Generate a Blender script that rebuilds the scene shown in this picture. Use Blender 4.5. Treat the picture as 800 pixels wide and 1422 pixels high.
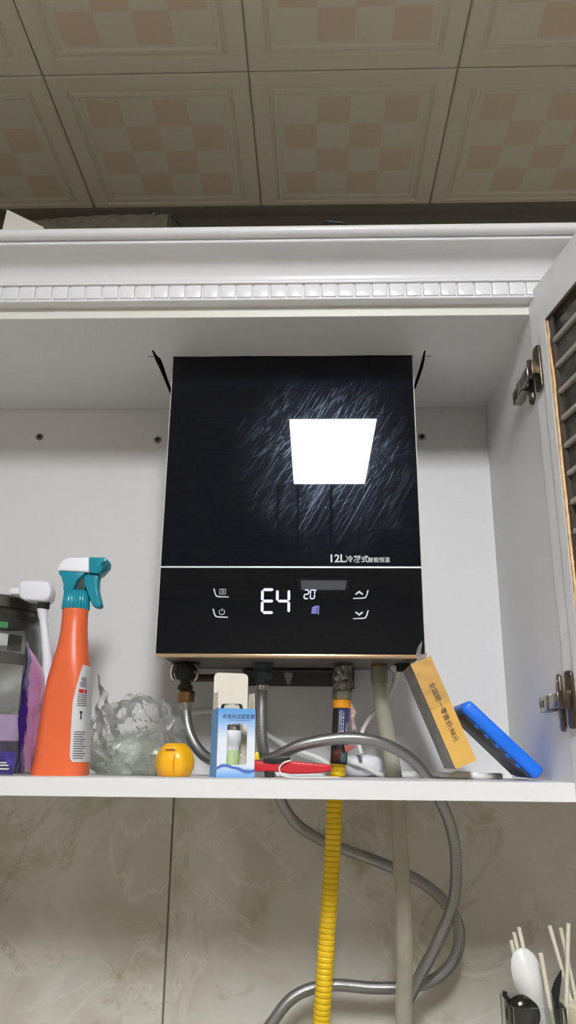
import bpy, bmesh, math, random
from mathutils import Vector, Matrix, noise as mnoise

for o in list(bpy.data.objects):
    bpy.data.objects.remove(o, do_unlink=True)
SC = bpy.context.scene
COL = SC.collection
R = math.radians
PI = math.pi
random.seed(7)

# ------------------------------------------------------------------ camera
YAW, PITCH, ROLL, FPX = 0.0341, 0.3099, 0.0101, 1080.8
CAM = Vector((-0.0018, -0.8982, 0.0193))
fwd = Vector((-math.sin(YAW) * math.cos(PITCH), math.cos(YAW) * math.cos(PITCH), math.sin(PITCH)))
rt = fwd.cross(Vector((0, 0, 1))).normalized()
up = rt.cross(fwd)
rt2 = rt * math.cos(ROLL) + up * math.sin(ROLL)
up2 = -rt * math.sin(ROLL) + up * math.cos(ROLL)
cd = bpy.data.cameras.new('camera')
cam = bpy.data.objects.new('camera', cd)
COL.objects.link(cam)
cd.sensor_fit = 'VERTICAL'
cd.sensor_height = 24.0
cd.lens = 24.0 * FPX / 1422.0
cd.clip_start = 0.01
m = Matrix((rt2, up2, -fwd)).transposed().to_4x4()
m.translation = CAM
cam.matrix_world = m
SC.camera = cam

# ------------------------------------------------------------------ world, exposure
w = bpy.data.worlds.new('world')
SC.world = w
w.use_nodes = True
w.node_tree.nodes['Background'].inputs[0].default_value = (0.80, 0.85, 1.0, 1)
w.node_tree.nodes['Background'].inputs[1].default_value = 0.05
SC.view_settings.view_transform = 'Standard'
SC.view_settings.look = 'None'
SC.view_settings.gamma = 1
SC.view_settings.use_curve_mapping = False
SC.view_settings.exposure = -0.08
PANEL_EMIT = 95.0      # the LED ceiling panel above and behind the camera
REAR_EMIT = 2.6        # the second, dimmer panel further back

# ------------------------------------------------------------------ measured layout (metres; z = 0 is the shelf top, y = 0 the cabinet front)
W_IN, H_IN, SH_T, D_IN = 0.2807, 0.5768, 0.0195, 0.279
ZC = 0.9636
HX0, HX1, HY0, HZ0 = -0.2047, 0.1403, 0.1047, 0.1488
WALLY = 0.284
CTR = -0.43            # counter top height


def at(x, y, Y):
    """photo point (800 x 1422) on the plane at depth Y"""
    d = fwd + rt2 * ((x - 400) / FPX) + up2 * ((711 - y) / FPX)
    return CAM + d * ((Y - CAM.y) / d.y)


# ------------------------------------------------------------------ materials
def s2l(c):
    return tuple(((v / 255) / 12.92 if v / 255 <= 0.04045 else ((v / 255 + 0.055) / 1.055) ** 2.4) for v in c)


class NT:
    def __init__(s, name):
        s.m = bpy.data.materials.new(name)
        s.m.use_nodes = True
        s.t = s.m.node_tree
        s.t.nodes.clear()
        s.out = s.n('ShaderNodeOutputMaterial')

    def n(s, typ, **kw):
        k = s.t.nodes.new(typ)
        for a, v in kw.items():
            if a.startswith('i_'):
                key = a[2:]
                key = int(key) if key.isdigit() else key.replace('_', ' ')
                k.inputs[key].default_value = v
            else:
                setattr(k, a, v)
        return k

    def l(s, a, b):
        s.t.links.new(a, b)

    def coord(s, kind='Object', scale=(1, 1, 1), rot=(0, 0, 0)):
        tc = s.n('ShaderNodeTexCoord')
        mp = s.n('ShaderNodeMapping')
        mp.inputs['Scale'].default_value = scale
        mp.inputs['Rotation'].default_value = rot
        s.l(tc.outputs[kind], mp.inputs['Vector'])
        return mp.outputs[0]

    def noise(s, vec, scale, detail=3, rough=0.5, dist=0.0):
        k = s.n('ShaderNodeTexNoise')
        k.inputs['Scale'].default_value = scale
        k.inputs['Detail'].default_value = detail
        k.inputs['Roughness'].default_value = rough
        k.inputs['Distortion'].default_value = dist
        if vec is not None:
            s.l(vec, k.inputs['Vector'])
        return k.outputs[0]

    def ramp(s, fac, stops, interp='LINEAR'):
        k = s.n('ShaderNodeValToRGB')
        k.color_ramp.interpolation = interp
        el = k.color_ramp.elements
        while len(el) < len(stops):
            el.new(0.5)
        for e, (p, c) in zip(el, stops):
            e.position = p
            e.color = (*c, 1) if len(c) == 3 else c
        s.l(fac, k.inputs[0])
        return k.outputs[0]

    def mix(s, fac, a, b, blend='MIX'):
        k = s.n('ShaderNodeMix', data_type='RGBA', blend_type=blend)
        for sock, v in ((k.inputs[0], fac), (k.inputs[6], a), (k.inputs[7], b)):
            if hasattr(v, 'is_linked'):
                s.l(v, sock)
            elif isinstance(v, (int, float)):
                sock.default_value = v
            else:
                sock.default_value = (*v, 1)
        return k.outputs[2]

    def math(s, op, a, b=None):
        k = s.n('ShaderNodeMath', operation=op)
        for i, v in enumerate((a, b)):
            if v is None:
                continue
            if hasattr(v, 'is_linked'):
                s.l(v, k.inputs[i])
            else:
                k.inputs[i].default_value = v
        return k.outputs[0]

    def bump(s, h, strength, dist=0.001):
        k = s.n('ShaderNodeBump')
        k.inputs['Strength'].default_value = strength
        k.inputs['Distance'].default_value = dist
        s.l(h, k.inputs['Height'])
        return k.outputs[0]

    def bsdf(s, color=None, rough=0.5, metal=0.0, normal=None, **kw):
        b = s.n('ShaderNodeBsdfPrincipled')
        if color is not None:
            if hasattr(color, 'is_linked'):
                s.l(color, b.inputs['Base Color'])
            else:
                b.inputs['Base Color'].default_value = (*color, 1)
        if hasattr(rough, 'is_linked'):
            s.l(rough, b.inputs['Roughness'])
        else:
            b.inputs['Roughness'].default_value = rough
        b.inputs['Metallic'].default_value = metal
        if normal is not None:
            s.l(normal, b.inputs['Normal'])
        for k, v in kw.items():
            key = k.replace('_', ' ')
            if hasattr(v, 'is_linked'):
                s.l(v, b.inputs[key])
            else:
                b.inputs[key].default_value = v
        return b

    def done(s, shader):
        s.l(shader.outputs[0] if hasattr(shader, 'outputs') else shader, s.out.inputs[0])
        return s.m


MATS = {}


def plain(name, rgb, rough=0.45, metal=0.0, var=0.06, nscale=60, bump=0.05, **kw):
    """one colour with a slight procedural mottle and relief"""
    if name in MATS:
        return MATS[name]
    t = NT(name)
    c = s2l(rgb)
    v = t.coord()
    nz = t.noise(v, nscale, 4)
    col = t.ramp(nz, [(0.3, tuple(x * (1 - var) for x in c)), (0.7, tuple(min(1, x * (1 + var)) for x in c))])
    nm = t.bump(nz, bump) if bump else None
    MATS[name] = t.done(t.bsdf(col, rough, metal, nm, **kw))
    return MATS[name]


def emit(name, rgb, strength):
    t = NT(name)
    e = t.n('ShaderNodeEmission')
    e.inputs[0].default_value = (*s2l(rgb), 1)
    e.inputs[1].default_value = strength
    MATS[name] = t.done(e)
    return MATS[name]


def glassy(name, tint=(0.95, 0.97, 0.95), ior=1.45, rough=0.02, haze=0.0, hazecol=(0.8, 0.82, 0.8), wrinkle=0.0, wscale=60):
    """thin clear wall: straight-through light, a Fresnel sheen and some milkiness"""
    t = NT(name)
    tr = t.n('ShaderNodeBsdfTransparent')
    tr.inputs[0].default_value = (*tint, 1)
    gl = t.n('ShaderNodeBsdfGlossy')
    gl.inputs['Roughness'].default_value = rough
    fr = t.n('ShaderNodeFresnel')
    fr.inputs['IOR'].default_value = ior
    v = t.coord()
    nz = t.noise(v, wscale, 5, 0.6, 0.6)
    if wrinkle:
        b = t.bump(nz, wrinkle, 0.004)
        t.l(b, gl.inputs['Normal'])
        t.l(b, fr.inputs['Normal'])
    mx = t.n('ShaderNodeMixShader')
    t.l(fr.outputs[0], mx.inputs[0])
    t.l(tr.outputs[0], mx.inputs[1])
    t.l(gl.outputs[0], mx.inputs[2])
    res = mx
    if haze:
        df = t.n('ShaderNodeBsdfDiffuse')
        df.inputs[0].default_value = (*hazecol, 1)
        m2 = t.n('ShaderNodeMixShader')
        hz = t.ramp(nz, [(0.35, (haze * 0.35,) * 3), (0.75, (min(1, haze * 1.8),) * 3)])
        t.l(hz, m2.inputs[0])
        t.l(mx.outputs[0], m2.inputs[1])
        tl_ = t.n('ShaderNodeBsdfTranslucent')
        tl_.inputs[0].default_value = (*hazecol, 1)
        m3 = t.n('ShaderNodeMixShader')
        m3.inputs[0].default_value = 0.45
        t.l(df.outputs[0], m3.inputs[1])
        t.l(tl_.outputs[0], m3.inputs[2])
        t.l(m3.outputs[0], m2.inputs[2])
        res = m2
    MATS[name] = t.done(res)
    return MATS[name]


def mat_laminate():
    t = NT('white_laminate')
    v = t.coord(scale=(3, 3, 150))
    nz = t.noise(v, 3, 5, 0.6)
    v2 = t.coord()
    n2 = t.noise(v2, 5, 2)
    c = t.mix(n2, s2l((226, 226, 226)), s2l((233, 232, 230)))
    c = t.mix(t.math('MULTIPLY', nz, 0.08), c, s2l((190, 188, 185)))
    return t.done(t.bsdf(c, 0.42, 0, t.bump(nz, 0.12, 0.0006)))


def mat_marble():
    t = NT('marble_tile')
    tc = t.n('ShaderNodeTexCoord')
    oi = t.n('ShaderNodeObjectInfo')
    add = t.n('ShaderNodeVectorMath', operation='ADD')
    sc = t.n('ShaderNodeVectorMath', operation='SCALE')
    sc.inputs['Scale'].default_value = 3.0
    cmb = t.n('ShaderNodeCombineXYZ')
    t.l(oi.outputs['Random'], cmb.inputs[0])
    t.l(oi.outputs['Random'], cmb.inputs[2])
    t.l(cmb.outputs[0], sc.inputs[0])
    t.l(tc.outputs['Object'], add.inputs[0])
    t.l(sc.outputs[0], add.inputs[1])
    v = add.outputs[0]
    base = t.ramp(t.noise(v, 5, 4, 0.55, 0.8), [(0.3, s2l((186, 182, 168))), (0.5, s2l((204, 201, 190))), (0.72, s2l((212, 210, 202)))])
    patch = t.ramp(t.noise(v, 7.5, 6, 0.62, 1.6), [(0.56, (0, 0, 0)), (0.70, (1, 1, 1))])
    c = t.mix(t.math('MULTIPLY', patch, 0.6), base, s2l((158, 146, 108)))
    vn = t.noise(v, 4.2, 7, 0.6, 1.4)
    ridge = t.math('ABSOLUTE', t.math('SUBTRACT', vn, 0.5))
    vein = t.ramp(ridge, [(0.0, (1, 1, 1)), (0.014, (0, 0, 0))])
    gate = t.ramp(t.noise(v, 3.1, 2), [(0.48, (0, 0, 0)), (0.62, (1, 1, 1))])
    c = t.mix(t.math('MULTIPLY', t.math('MULTIPLY', vein, gate), 0.5), c, s2l((150, 138, 112)))
    vn2 = t.noise(v, 3.0, 6, 0.55, 2.0)
    r2 = t.math('ABSOLUTE', t.math('SUBTRACT', vn2, 0.46))
    vein2 = t.ramp(r2, [(0.0, (1, 1, 1)), (0.02, (0, 0, 0))])
    c = t.mix(t.math('MULTIPLY', vein2, 0.35), c, s2l((228, 226, 216)))
    return t.done(t.bsdf(c, 0.24, 0))


def mat_ceiling_tile():
    t = NT('ceiling_tile_print')
    tc = t.n('ShaderNodeTexCoord')
    ck = t.n('ShaderNodeTexChecker')
    ck.inputs['Scale'].default_value = 1 / 0.0515
    ck.inputs[1].default_value = (*s2l((206, 186, 165)), 1)
    ck.inputs[2].default_value = (*s2l((208, 203, 186)), 1)
    t.l(tc.outputs['Object'], ck.inputs[0])
    sep = t.n('ShaderNodeSeparateXYZ')
    t.l(tc.outputs['Object'], sep.inputs[0])
    mx = t.math('MAXIMUM', t.math('ABSOLUTE', sep.outputs[0]), t.math('ABSOLUTE', sep.outputs[1]))
    inside = t.math('LESS_THAN', mx, 0.103)
    c = t.mix(inside, s2l((208, 202, 184)), ck.outputs[0])
    nz = t.noise(tc.outputs['Object'], 400, 2)
    c = t.mix(t.math('MULTIPLY', nz, 0.12), c, s2l((170, 160, 140)))
    return t.done(t.bsdf(c, 0.5, 0, t.bump(nz, 0.1, 0.0004)))


def mat_smeared_glass():
    """black glass carrying dried wipe marks"""
    t = NT('smeared_black_glass')
    core = t.bsdf(s2l((14, 18, 26)), 0.015, 0, Specular_IOR_Level=0.30)
    v0 = t.coord()
    # wipe strokes: long thin arcs running up to the right
    wob = t.n('ShaderNodeTexNoise')
    wob.inputs['Scale'].default_value = 4
    t.l(v0, wob.inputs['Vector'])
    wsc = t.n('ShaderNodeVectorMath', operation='SCALE')
    wsc.inputs['Scale'].default_value = 14
    t.l(wob.outputs[1], wsc.inputs[0])

    def strokes(rot, sx, sz, lo, hi):
        v1 = t.coord(rot=(0, rot, 0))
        mp = t.n('ShaderNodeMapping')
        mp.inputs['Scale'].default_value = (sx, 1, sz)
        t.l(v1, mp.inputs['Vector'])
        v = mp.outputs[0]
        ad = t.n('ShaderNodeVectorMath', operation='ADD')
        t.l(v, ad.inputs[0])
        t.l(wsc.outputs[0], ad.inputs[1])
        return t.ramp(t.noise(ad.outputs[0], 1.0, 4, 0.62), [(lo, (0, 0, 0)), (hi, (1, 1, 1))])
    st1 = strokes(R(-30), 420, 18, 0.52, 0.66)
    st2 = strokes(R(-56), 380, 18, 0.57, 0.68)
    streak = t.math('ADD', st1, t.math('MULTIPLY', st2, 0.6))
    # the wiped area: a broad patch right of the middle
    sp = t.n('ShaderNodeSeparateXYZ')
    t.l(v0, sp.inputs[0])
    ddx = t.math('MULTIPLY', t.math('SUBTRACT', sp.outputs[0], 0.050), 7.2)
    ddz = t.math('MULTIPLY', t.math('SUBTRACT', sp.outputs[2], 0.270), 6.6)
    rr = t.math('SQRT', t.math('ADD', t.math('MULTIPLY', ddx, ddx), t.math('MULTIPLY', ddz, ddz)))
    rr = t.math('ADD', rr, t.math('MULTIPLY', t.math('SUBTRACT', t.noise(v0, 14, 3), 0.5), 0.9))
    blot = t.ramp(rr, [(0.45, (1, 1, 1)), (0.95, (0.12, 0.12, 0.12)), (1.0, (0.06, 0.06, 0.06))])
    spots = t.ramp(t.noise(v0, 330, 2), [(0.70, (0, 0, 0)), (0.76, (1, 1, 1))])
    film = t.math('ADD', t.math('MULTIPLY', t.math('MULTIPLY', streak, blot), 0.019), t.math('MULTIPLY', blot, 0.0016))
    film = t.math('ADD', film, t.math('MULTIPLY', t.math('MULTIPLY', spots, blot), 0.05))
    # three clean drip tracks below the wiped area
    below = t.math('LESS_THAN', sp.outputs[2], 0.235)
    for xd, wd in ((-0.0175, 0.0012), (0.0095, 0.0013), (0.0545, 0.0018)):
        ln = t.math('MULTIPLY', t.math('LESS_THAN', t.math('ABSOLUTE', t.math('SUBTRACT', sp.outputs[0], xd)), wd), below)
        film = t.math('MULTIPLY', film, t.math('SUBTRACT', 1.0, t.math('MULTIPLY', ln, 0.85)))
    gl = t.n('ShaderNodeBsdfGlossy')
    gl.inputs[0].default_value = (0.60, 0.75, 1, 1)
    gl.inputs['Roughness'].default_value = 0.26
    mx = t.n('ShaderNodeMixShader')
    t.l(film, mx.inputs[0])
    t.l(core.outputs[0], mx.inputs[1])
    t.l(gl.outputs[0], mx.inputs[2])
    return t.done(mx)


def mat_braid():
    t = NT('steel_braid')
    tc = t.n('ShaderNodeTexCoord')
    sp = t.n('ShaderNodeSeparateXYZ')
    t.l(tc.outputs['UV'], sp.inputs[0])
    a = t.math('ADD', t.math('MULTIPLY', sp.outputs[0], 12 * 2 * PI), t.math('MULTIPLY', sp.outputs[1], 1500))
    b = t.math('SUBTRACT', t.math('MULTIPLY', sp.outputs[0], 12 * 2 * PI), t.math('MULTIPLY', sp.outputs[1], 1500))
    wv = t.math('MULTIPLY', t.math('SINE', a), t.math('SINE', b))
    h = t.math('ADD', t.math('MULTIPLY', wv, 0.5), 0.5)
    c = t.ramp(h, [(0.15, s2l((112, 112, 110))), (0.7, s2l((176, 176, 174)))])
    return t.done(t.bsdf(c, 0.36, 0.85, t.bump(h, 0.35, 0.0005)))


def mat_foil():
    t = NT('crumpled_tape')
    v = t.coord()
    h = t.noise(v, 150, 4, 0.6, 0.6)
    c = t.ramp(h, [(0.38, s2l((84, 80, 70))), (0.6, s2l((178, 174, 164)))])
    return t.done(t.bsdf(c, 0.25, 0.5, t.bump(h, 1.0, 0.002)))


def mat_pouch_side():
    t = NT('pouch_print')
    v = t.coord()
    sp = t.n('ShaderNodeSeparateXYZ')
    t.l(v, sp.inputs[0])
    wob = t.noise(v, 45, 4)
    f = t.math('ADD', sp.outputs[1], t.math('MULTIPLY', t.math('SUBTRACT', wob, 0.5), 0.03))
    c = t.ramp(t.math('MULTIPLY', t.math('SUBTRACT', f, -0.045), 10.0),
               [(0.24, s2l((40, 34, 120))), (0.30, s2l((190, 150, 200))), (0.58, s2l((214, 140, 196))), (0.85, s2l((120, 60, 130)))])
    return t.done(t.bsdf(c, 0.16, 0, t.bump(t.noise(v, 90, 4), 0.6, 0.003)))


def mat_carton():
    """shower-filter carton: blue at top and bottom fading to white, with a splash of water"""
    t = NT('carton_print')
    v = t.coord()
    sp = t.n('ShaderNodeSeparateXYZ')
    t.l(v, sp.inputs[0])
    z = t.math('MULTIPLY', sp.outputs[2], 1 / 0.08)
    c = t.ramp(z, [(0.0, s2l((110, 165, 225))), (0.10, s2l((170, 200, 235))), (0.17, s2l((226, 232, 240))), (0.55, s2l((232, 236, 242))),
                   (0.80, s2l((150, 195, 238))), (1.0, s2l((96, 165, 228)))])
    wv = t.math('MULTIPLY', t.math('SINE', t.math('MULTIPLY', sp.outputs[0], 130)), 0.045)
    wv = t.math('ADD', t.math('ADD', wv, 0.13), t.math('MULTIPLY', t.math('SUBTRACT', t.noise(v, 70, 4), 0.5), 0.10))
    d = t.math('ABSOLUTE', t.math('SUBTRACT', z, wv))
    band = t.ramp(d, [(0.012, (1, 1, 1)), (0.035, (0, 0, 0))])
    c = t.mix(band, c, s2l((70, 110, 190)))
    return t.done(t.bsdf(c, 0.35))


WHITE = mat_laminate()
MARBLE = mat_marble()
CEIL = mat_ceiling_tile()
SMEAR = mat_smeared_glass()
BRAID = mat_braid()
FOIL = mat_foil()
POUCH = mat_pouch_side()
CARTON = mat_carton()
DOORW = plain('door_foil_white', (222, 222, 222), 0.45, var=0.04, nscale=30, bump=0.05)
PVC = plain('white_pvc_moulding', (232, 232, 234), 0.28, var=0.02, nscale=8, bump=0.02)
CREAM = plain('cream_edge_band', (226, 225, 216), 0.4, var=0.03, nscale=20)
RAW = plain('raw_chipboard', (92, 66, 40), 0.9, var=0.35, nscale=220, bump=0.6)
GROUT = plain('grey_grout', (120, 114, 102), 0.9)
PLASTER = plain('painted_wall', (214, 210, 200), 0.8)
FLOORM = plain('floor_tile', (170, 160, 145), 0.3, nscale=6)
STONE = plain('counter_stone', (196, 190, 180), 0.3, nscale=90, var=0.12)
BLACKGL = plain('black_control_glass', (14, 17, 21), 0.015, var=0.05, bump=0.0, Specular_IOR_Level=0.45)
GOLD = plain('champagne_trim', (206, 176, 140), 0.3, 0.7, var=0.04)
STEELW = plain('heater_case_steel', (190, 188, 182), 0.35, 0.35)
DARKPL = plain('dark_grey_bracket', (78, 78, 76), 0.45, 0.3)
UNDER = plain('heater_base_steel', (128, 120, 108), 0.4, 0.4, nscale=30, var=0.15)
SIDETR = plain('pale_side_trim', (206, 200, 190), 0.5, 0.1)
SILVER = plain('silver_strip', (225, 228, 230), 0.3, 0.2)
PRINT = plain('pale_grey_print', (205, 208, 212), 0.5, bump=0)
LED = emit('display_led', (226, 226, 255), 1.35)
LEDB = emit('display_led_blue', (170, 165, 250), 0.9)
BLACKP = plain('black_plastic', (30, 32, 32), 0.4)
BROWNP = plain('brown_pipe', (62, 46, 38), 0.5)
CHROME = plain('chrome', (200, 198, 192), 0.16, 0.95)
BRASS = plain('aged_brass', (142, 112, 70), 0.35, 0.8, var=0.2)
TEALB = plain('tarnished_fitting', (62, 82, 84), 0.5, 0.3, var=0.4, nscale=120)
NUTG = plain('grey_nut', (142, 138, 122), 0.45, 0.4)
ORANGER = plain('orange_ring', (238, 158, 30), 0.4)
YELHOSE = plain('yellow_hose', (240, 200, 24), 0.38, var=0.05)
DRAINM = glassy('cream_tube', (0.84, 0.83, 0.74), 1.45, 0.2, 0.60, (0.74, 0.72, 0.62), 0.1, 2)
CABLE = plain('white_cable', (232, 232, 228), 0.4, var=0.02)
ORANGE = plain('orange_bottle', (232, 106, 58), 0.36, var=0.03, nscale=12, Subsurface_Weight=0.0)
TEAL = plain('teal_plastic', (20, 140, 160), 0.3, var=0.03)
WPLAST = plain('white_plastic', (236, 236, 242), 0.35, var=0.02)
LABELM = plain('label_silver_white', (206, 206, 206), 0.4, var=0.04)
REDPR = plain('red_print', (190, 50, 45), 0.5)
INK = plain('black_ink', (40, 40, 44), 0.6, bump=0)
INKBLUE = plain('navy_ink', (44, 66, 108), 0.6, bump=0)
YELLOWC = plain('yellow_orange_plastic', (250, 184, 20), 0.32, var=0.05, nscale=30)
KRAFT = plain('ochre_card', (226, 178, 88), 0.42, var=0.04, nscale=30)
KRAFTSIDE = plain('grey_printed_card', (150, 146, 140), 0.4, var=0.35, nscale=70)
BLUEP = plain('bright_blue_plastic', (24, 116, 238), 0.4, var=0.04)
BLUESHADE = plain('shaded_blue_underside', (70, 78, 96), 0.5, var=0.08)  # underside of the blue case, its shadow put into the colour
CARD = plain('cream_card', (236, 230, 214), 0.6, var=0.02)
GREENP = plain('pale_green_plastic', (202, 226, 166), 0.4, var=0.03)
REDT = plain('red_plastic', (206, 40, 52), 0.35, var=0.04)
YELP = plain('yellow_plastic', (236, 214, 30), 0.4)
NICKEL = plain('hinge_nickel', (150, 145, 134), 0.26, 0.9, var=0.15, nscale=150)
BRONZE = plain('hinge_bronze', (108, 96, 82), 0.3, 0.9, var=0.2, nscale=150)
BEAD = plain('chipped_beading', (226, 192, 142), 0.6, var=0.25, nscale=70, bump=0.3)
DARKBR = plain('dark_brown_rebate', (70, 56, 46), 0.6, var=0.25)
BARM = plain('grey_glazing_bar', (176, 172, 162), 0.45)
LIDM = plain('olive_black_lid', (52, 48, 36), 0.4)
LILAC = plain('lilac_filling', (206, 176, 214), 0.5)
PURPLE = plain('purple_print', (96, 60, 130), 0.3)
BLUEPR = plain('indigo_print', (66, 54, 128), 0.3, var=0.5, nscale=70)
OLIVE = plain('olive_fabric', (78, 73, 58), 0.8, var=0.3, nscale=90, bump=0.5)
CARDW = plain('white_board', (226, 222, 210), 0.6, var=0.03)
STICK = plain('pale_chopstick', (226, 222, 202), 0.5, var=0.04)
PADDLE = plain('white_melamine', (232, 232, 230), 0.28, var=0.02)
DARKST = plain('dark_steel', (70, 68, 62), 0.16, 0.9)
BAMBOO = plain('cream_cup', (226, 218, 194), 0.5, var=0.04)
CUPIN = plain('brown_cup_inside', (150, 118, 74), 0.7)
PANELW = plain('panel_frame_white', (235, 235, 235), 0.4)
GLASS = glassy('clear_glass', (0.97, 0.98, 0.96), 1.4, 0.02, 0.05, (0.7, 0.72, 0.66))
FILM = glassy('clear_film', (0.96, 0.97, 0.96), 1.4, 0.08, 0.06, (0.85, 0.86, 0.86), 0.5, 60)
CLEARF = glassy('window_clear_film', (0.98, 0.98, 0.98), 1.3, 0.03)
BAGFILM = glassy('crumpled_film', (1.0, 1.0, 0.99), 1.38, 0.16, 0.17, (0.97, 0.98, 0.95), 0.7, 34)
BAGIN = glassy('green_tinted_plastic', (0.95, 0.98, 0.93), 1.3, 0.16, 0.26, (0.84, 0.95, 0.82), 0.6, 30)
ACRYL = glassy('clear_acrylic', (0.95, 0.96, 0.95), 1.4, 0.03, 0.03, (0.8, 0.8, 0.78))
DOORGL = glassy('smoky_door_glass', (0.30, 0.28, 0.25), 1.5, 0.12, 0.22, (0.42, 0.40, 0.36), 0.25, 25)
PANEL = emit('led_panel_light', (249, 251, 255), PANEL_EMIT)
PANEL2 = emit('rear_panel_light', (245, 248, 255), REAR_EMIT)

# ------------------------------------------------------------------ mesh helpers
ROOT = {}       # object -> world origin that its mesh is built around


class MB:
    def __init__(s):
        s.v, s.f, s.mi, s.uv = [], [], [], {}

    def add(s, vs, fs, mi=0):
        b = len(s.v)
        s.v += [Vector(p) for p in vs]
        for f in fs:
            s.f.append([b + i for i in f])
            s.mi.append(mi)
        return b

    def box(s, x0, x1, y0, y1, z0, z1, mi=0):
        vs = [(x, y, z) for z in (z0, z1) for y in (y0, y1) for x in (x0, x1)]
        s.add(vs, [(0, 2, 3, 1), (4, 5, 7, 6), (0, 1, 5, 4), (2, 6, 7, 3), (0, 4, 6, 2), (1, 3, 7, 5)], mi)
        return s

    def rings(s, rings, cap=True, mi=0, closed=True):
        n = len(rings[0])
        vs = [p for r in rings for p in r]
        fs = []
        for i in range(len(rings) - 1):
            for j in range(n if closed else n - 1):
                k = (j + 1) % n
                fs.append((i * n + j, i * n + k, (i + 1) * n + k, (i + 1) * n + j))
        if cap:
            fs.append(tuple(range(n - 1, -1, -1)))
            fs.append(tuple((len(rings) - 1) * n + j for j in range(n)))
        s.add(vs, fs, mi)
        return s

    def lathe(s, prof, c, seg=32, axis='Z', cap=True, mi=0):
        c = Vector(c)
        rs = []
        for r, h in prof:
            ring = []
            for j in range(seg):
                a = 2 * PI * j / seg
                u, v_ = r * math.cos(a), r * math.sin(a)
                ring.append(c + (Vector((u, v_, h)) if axis == 'Z' else Vector((u, -h, v_)) if axis == 'Y' else Vector((h, u, v_))))
            rs.append(ring)
        return s.rings(rs, cap, mi)

    def prism(s, poly, y0, y1, axis='Y', mi=0):
        def q(a, b, h):
            return (a, h, b) if axis == 'Y' else (a, b, h) if axis == 'Z' else (h, a, b)
        n = len(poly)
        vs = [q(a, b, y0) for a, b in poly] + [q(a, b, y1) for a, b in poly]
        fs = [tuple(range(n)), tuple(range(2 * n - 1, n - 1, -1))]
        for i in range(n):
            k = (i + 1) % n
            fs.append((i, n + i, n + k, k))
        s.add(vs, fs, mi)
        return s

    def tube(s, path, r, seg=16, cap=True, mi=0, rf=None):
        path = [Vector(p) for p in path]
        L = [0.0]
        for a, b in zip(path, path[1:]):
            L.append(L[-1] + (b - a).length)
        t0 = (path[1] - path[0]).normalized()
        nrm = t0.cross(Vector((0, 1, 0.13))).normalized()
        rs = []
        for i, p in enumerate(path):
            t = (path[min(i + 1, len(path) - 1)] - path[max(i - 1, 0)]).normalized()
            nrm = (nrm - t * nrm.dot(t)).normalized()
            bn = t.cross(nrm)
            rr = rf(L[i], i) if rf else r
            rs.append([p + nrm * (rr * math.cos(2 * PI * j / seg)) + bn * (rr * math.sin(2 * PI * j / seg)) for j in range(seg)])
        f0 = len(s.f)
        s.rings(rs, cap, mi)
        for i in range(len(path) - 1):
            for j in range(seg):
                s.uv[f0 + i * seg + j] = [(j / seg, L[i]), ((j + 1) / seg, L[i]), ((j + 1) / seg, L[i + 1]), (j / seg, L[i + 1])]
        return s

    def build(s, name, mat, parent=None, origin=None, bevel=0, bseg=2, angle=35, smooth=True):
        o0 = Vector(origin) if origin is not None else (ROOT[parent] if parent is not None else Vector((0, 0, 0)))
        me = bpy.data.meshes.new(name)
        me.from_pydata([tuple(p - o0) for p in s.v], [], s.f)
        for mm in (mat if isinstance(mat, (list, tuple)) else [mat]):
            me.materials.append(mm)
        for p, k in zip(me.polygons, s.mi):
            p.material_index = k
        if s.uv:
            lay = me.uv_layers.new(name='UVMap')
            for fi, uvs in s.uv.items():
                p = me.polygons[fi]
                for li, c in zip(p.loop_indices, uvs):
                    lay.data[li].uv = c
        bm = bmesh.new()
        bm.from_mesh(me)
        bmesh.ops.recalc_face_normals(bm, faces=bm.faces)
        if bevel:
            es = [e for e in bm.edges if e.is_manifold and e.calc_face_angle(0) > R(30)]
            bmesh.ops.bevel(bm, geom=es, offset=bevel, segments=bseg, profile=0.5, affect='EDGES', clamp_overlap=True)
        bm.to_mesh(me)
        bm.free()
        if smooth:
            me.shade_smooth()
            me.set_sharp_from_angle(angle=R(angle))
        o = bpy.data.objects.new(name, me)
        COL.objects.link(o)
        if parent is not None:
            o.parent = parent
            o.location = o0 - ROOT[parent]
        else:
            o.location = o0
        ROOT[o] = o0
        return o


def thing(name, label, cat, loc, group=None):
    o = bpy.data.objects.new(name, None)
    o.empty_display_size = 0.02
    COL.objects.link(o)
    o.location = loc
    ROOT[o] = Vector(loc)
    tag(o, label, cat, group)
    return o


def tag(o, label, cat, group=None):
    o['label'] = label
    o['category'] = cat
    if group:
        o['group'] = group
    return o


def struct(o):
    o['kind'] = 'structure'
    return o


def spline(pts, n=10):
    """Catmull-Rom through the points"""
    P = [Vector(p) for p in pts]
    P = [P[0] * 2 - P[1]] + P + [P[-1] * 2 - P[-2]]
    out = []
    for i in range(1, len(P) - 2):
        a, b, c, d = P[i - 1:i + 3]
        for k in range(n):
            t = k / n
            out.append(0.5 * ((2 * b) + (c - a) * t + (2 * a - 5 * b + 4 * c - d) * t * t + (3 * b - a - 3 * c + d) * t ** 3))
    out.append(P[-2])
    return out


def resample(path, step):
    L = [0.0]
    for a, b in zip(path, path[1:]):
        L.append(L[-1] + (b - a).length)
    n = max(2, int(L[-1] / step))
    out, j = [], 0
    for k in range(n + 1):
        d = L[-1] * k / n
        while j < len(L) - 2 and L[j + 1] < d:
            j += 1
        t = (d - L[j]) / max(1e-9, L[j + 1] - L[j])
        out.append(path[j].lerp(path[j + 1], min(1, t)))
    return out


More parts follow.
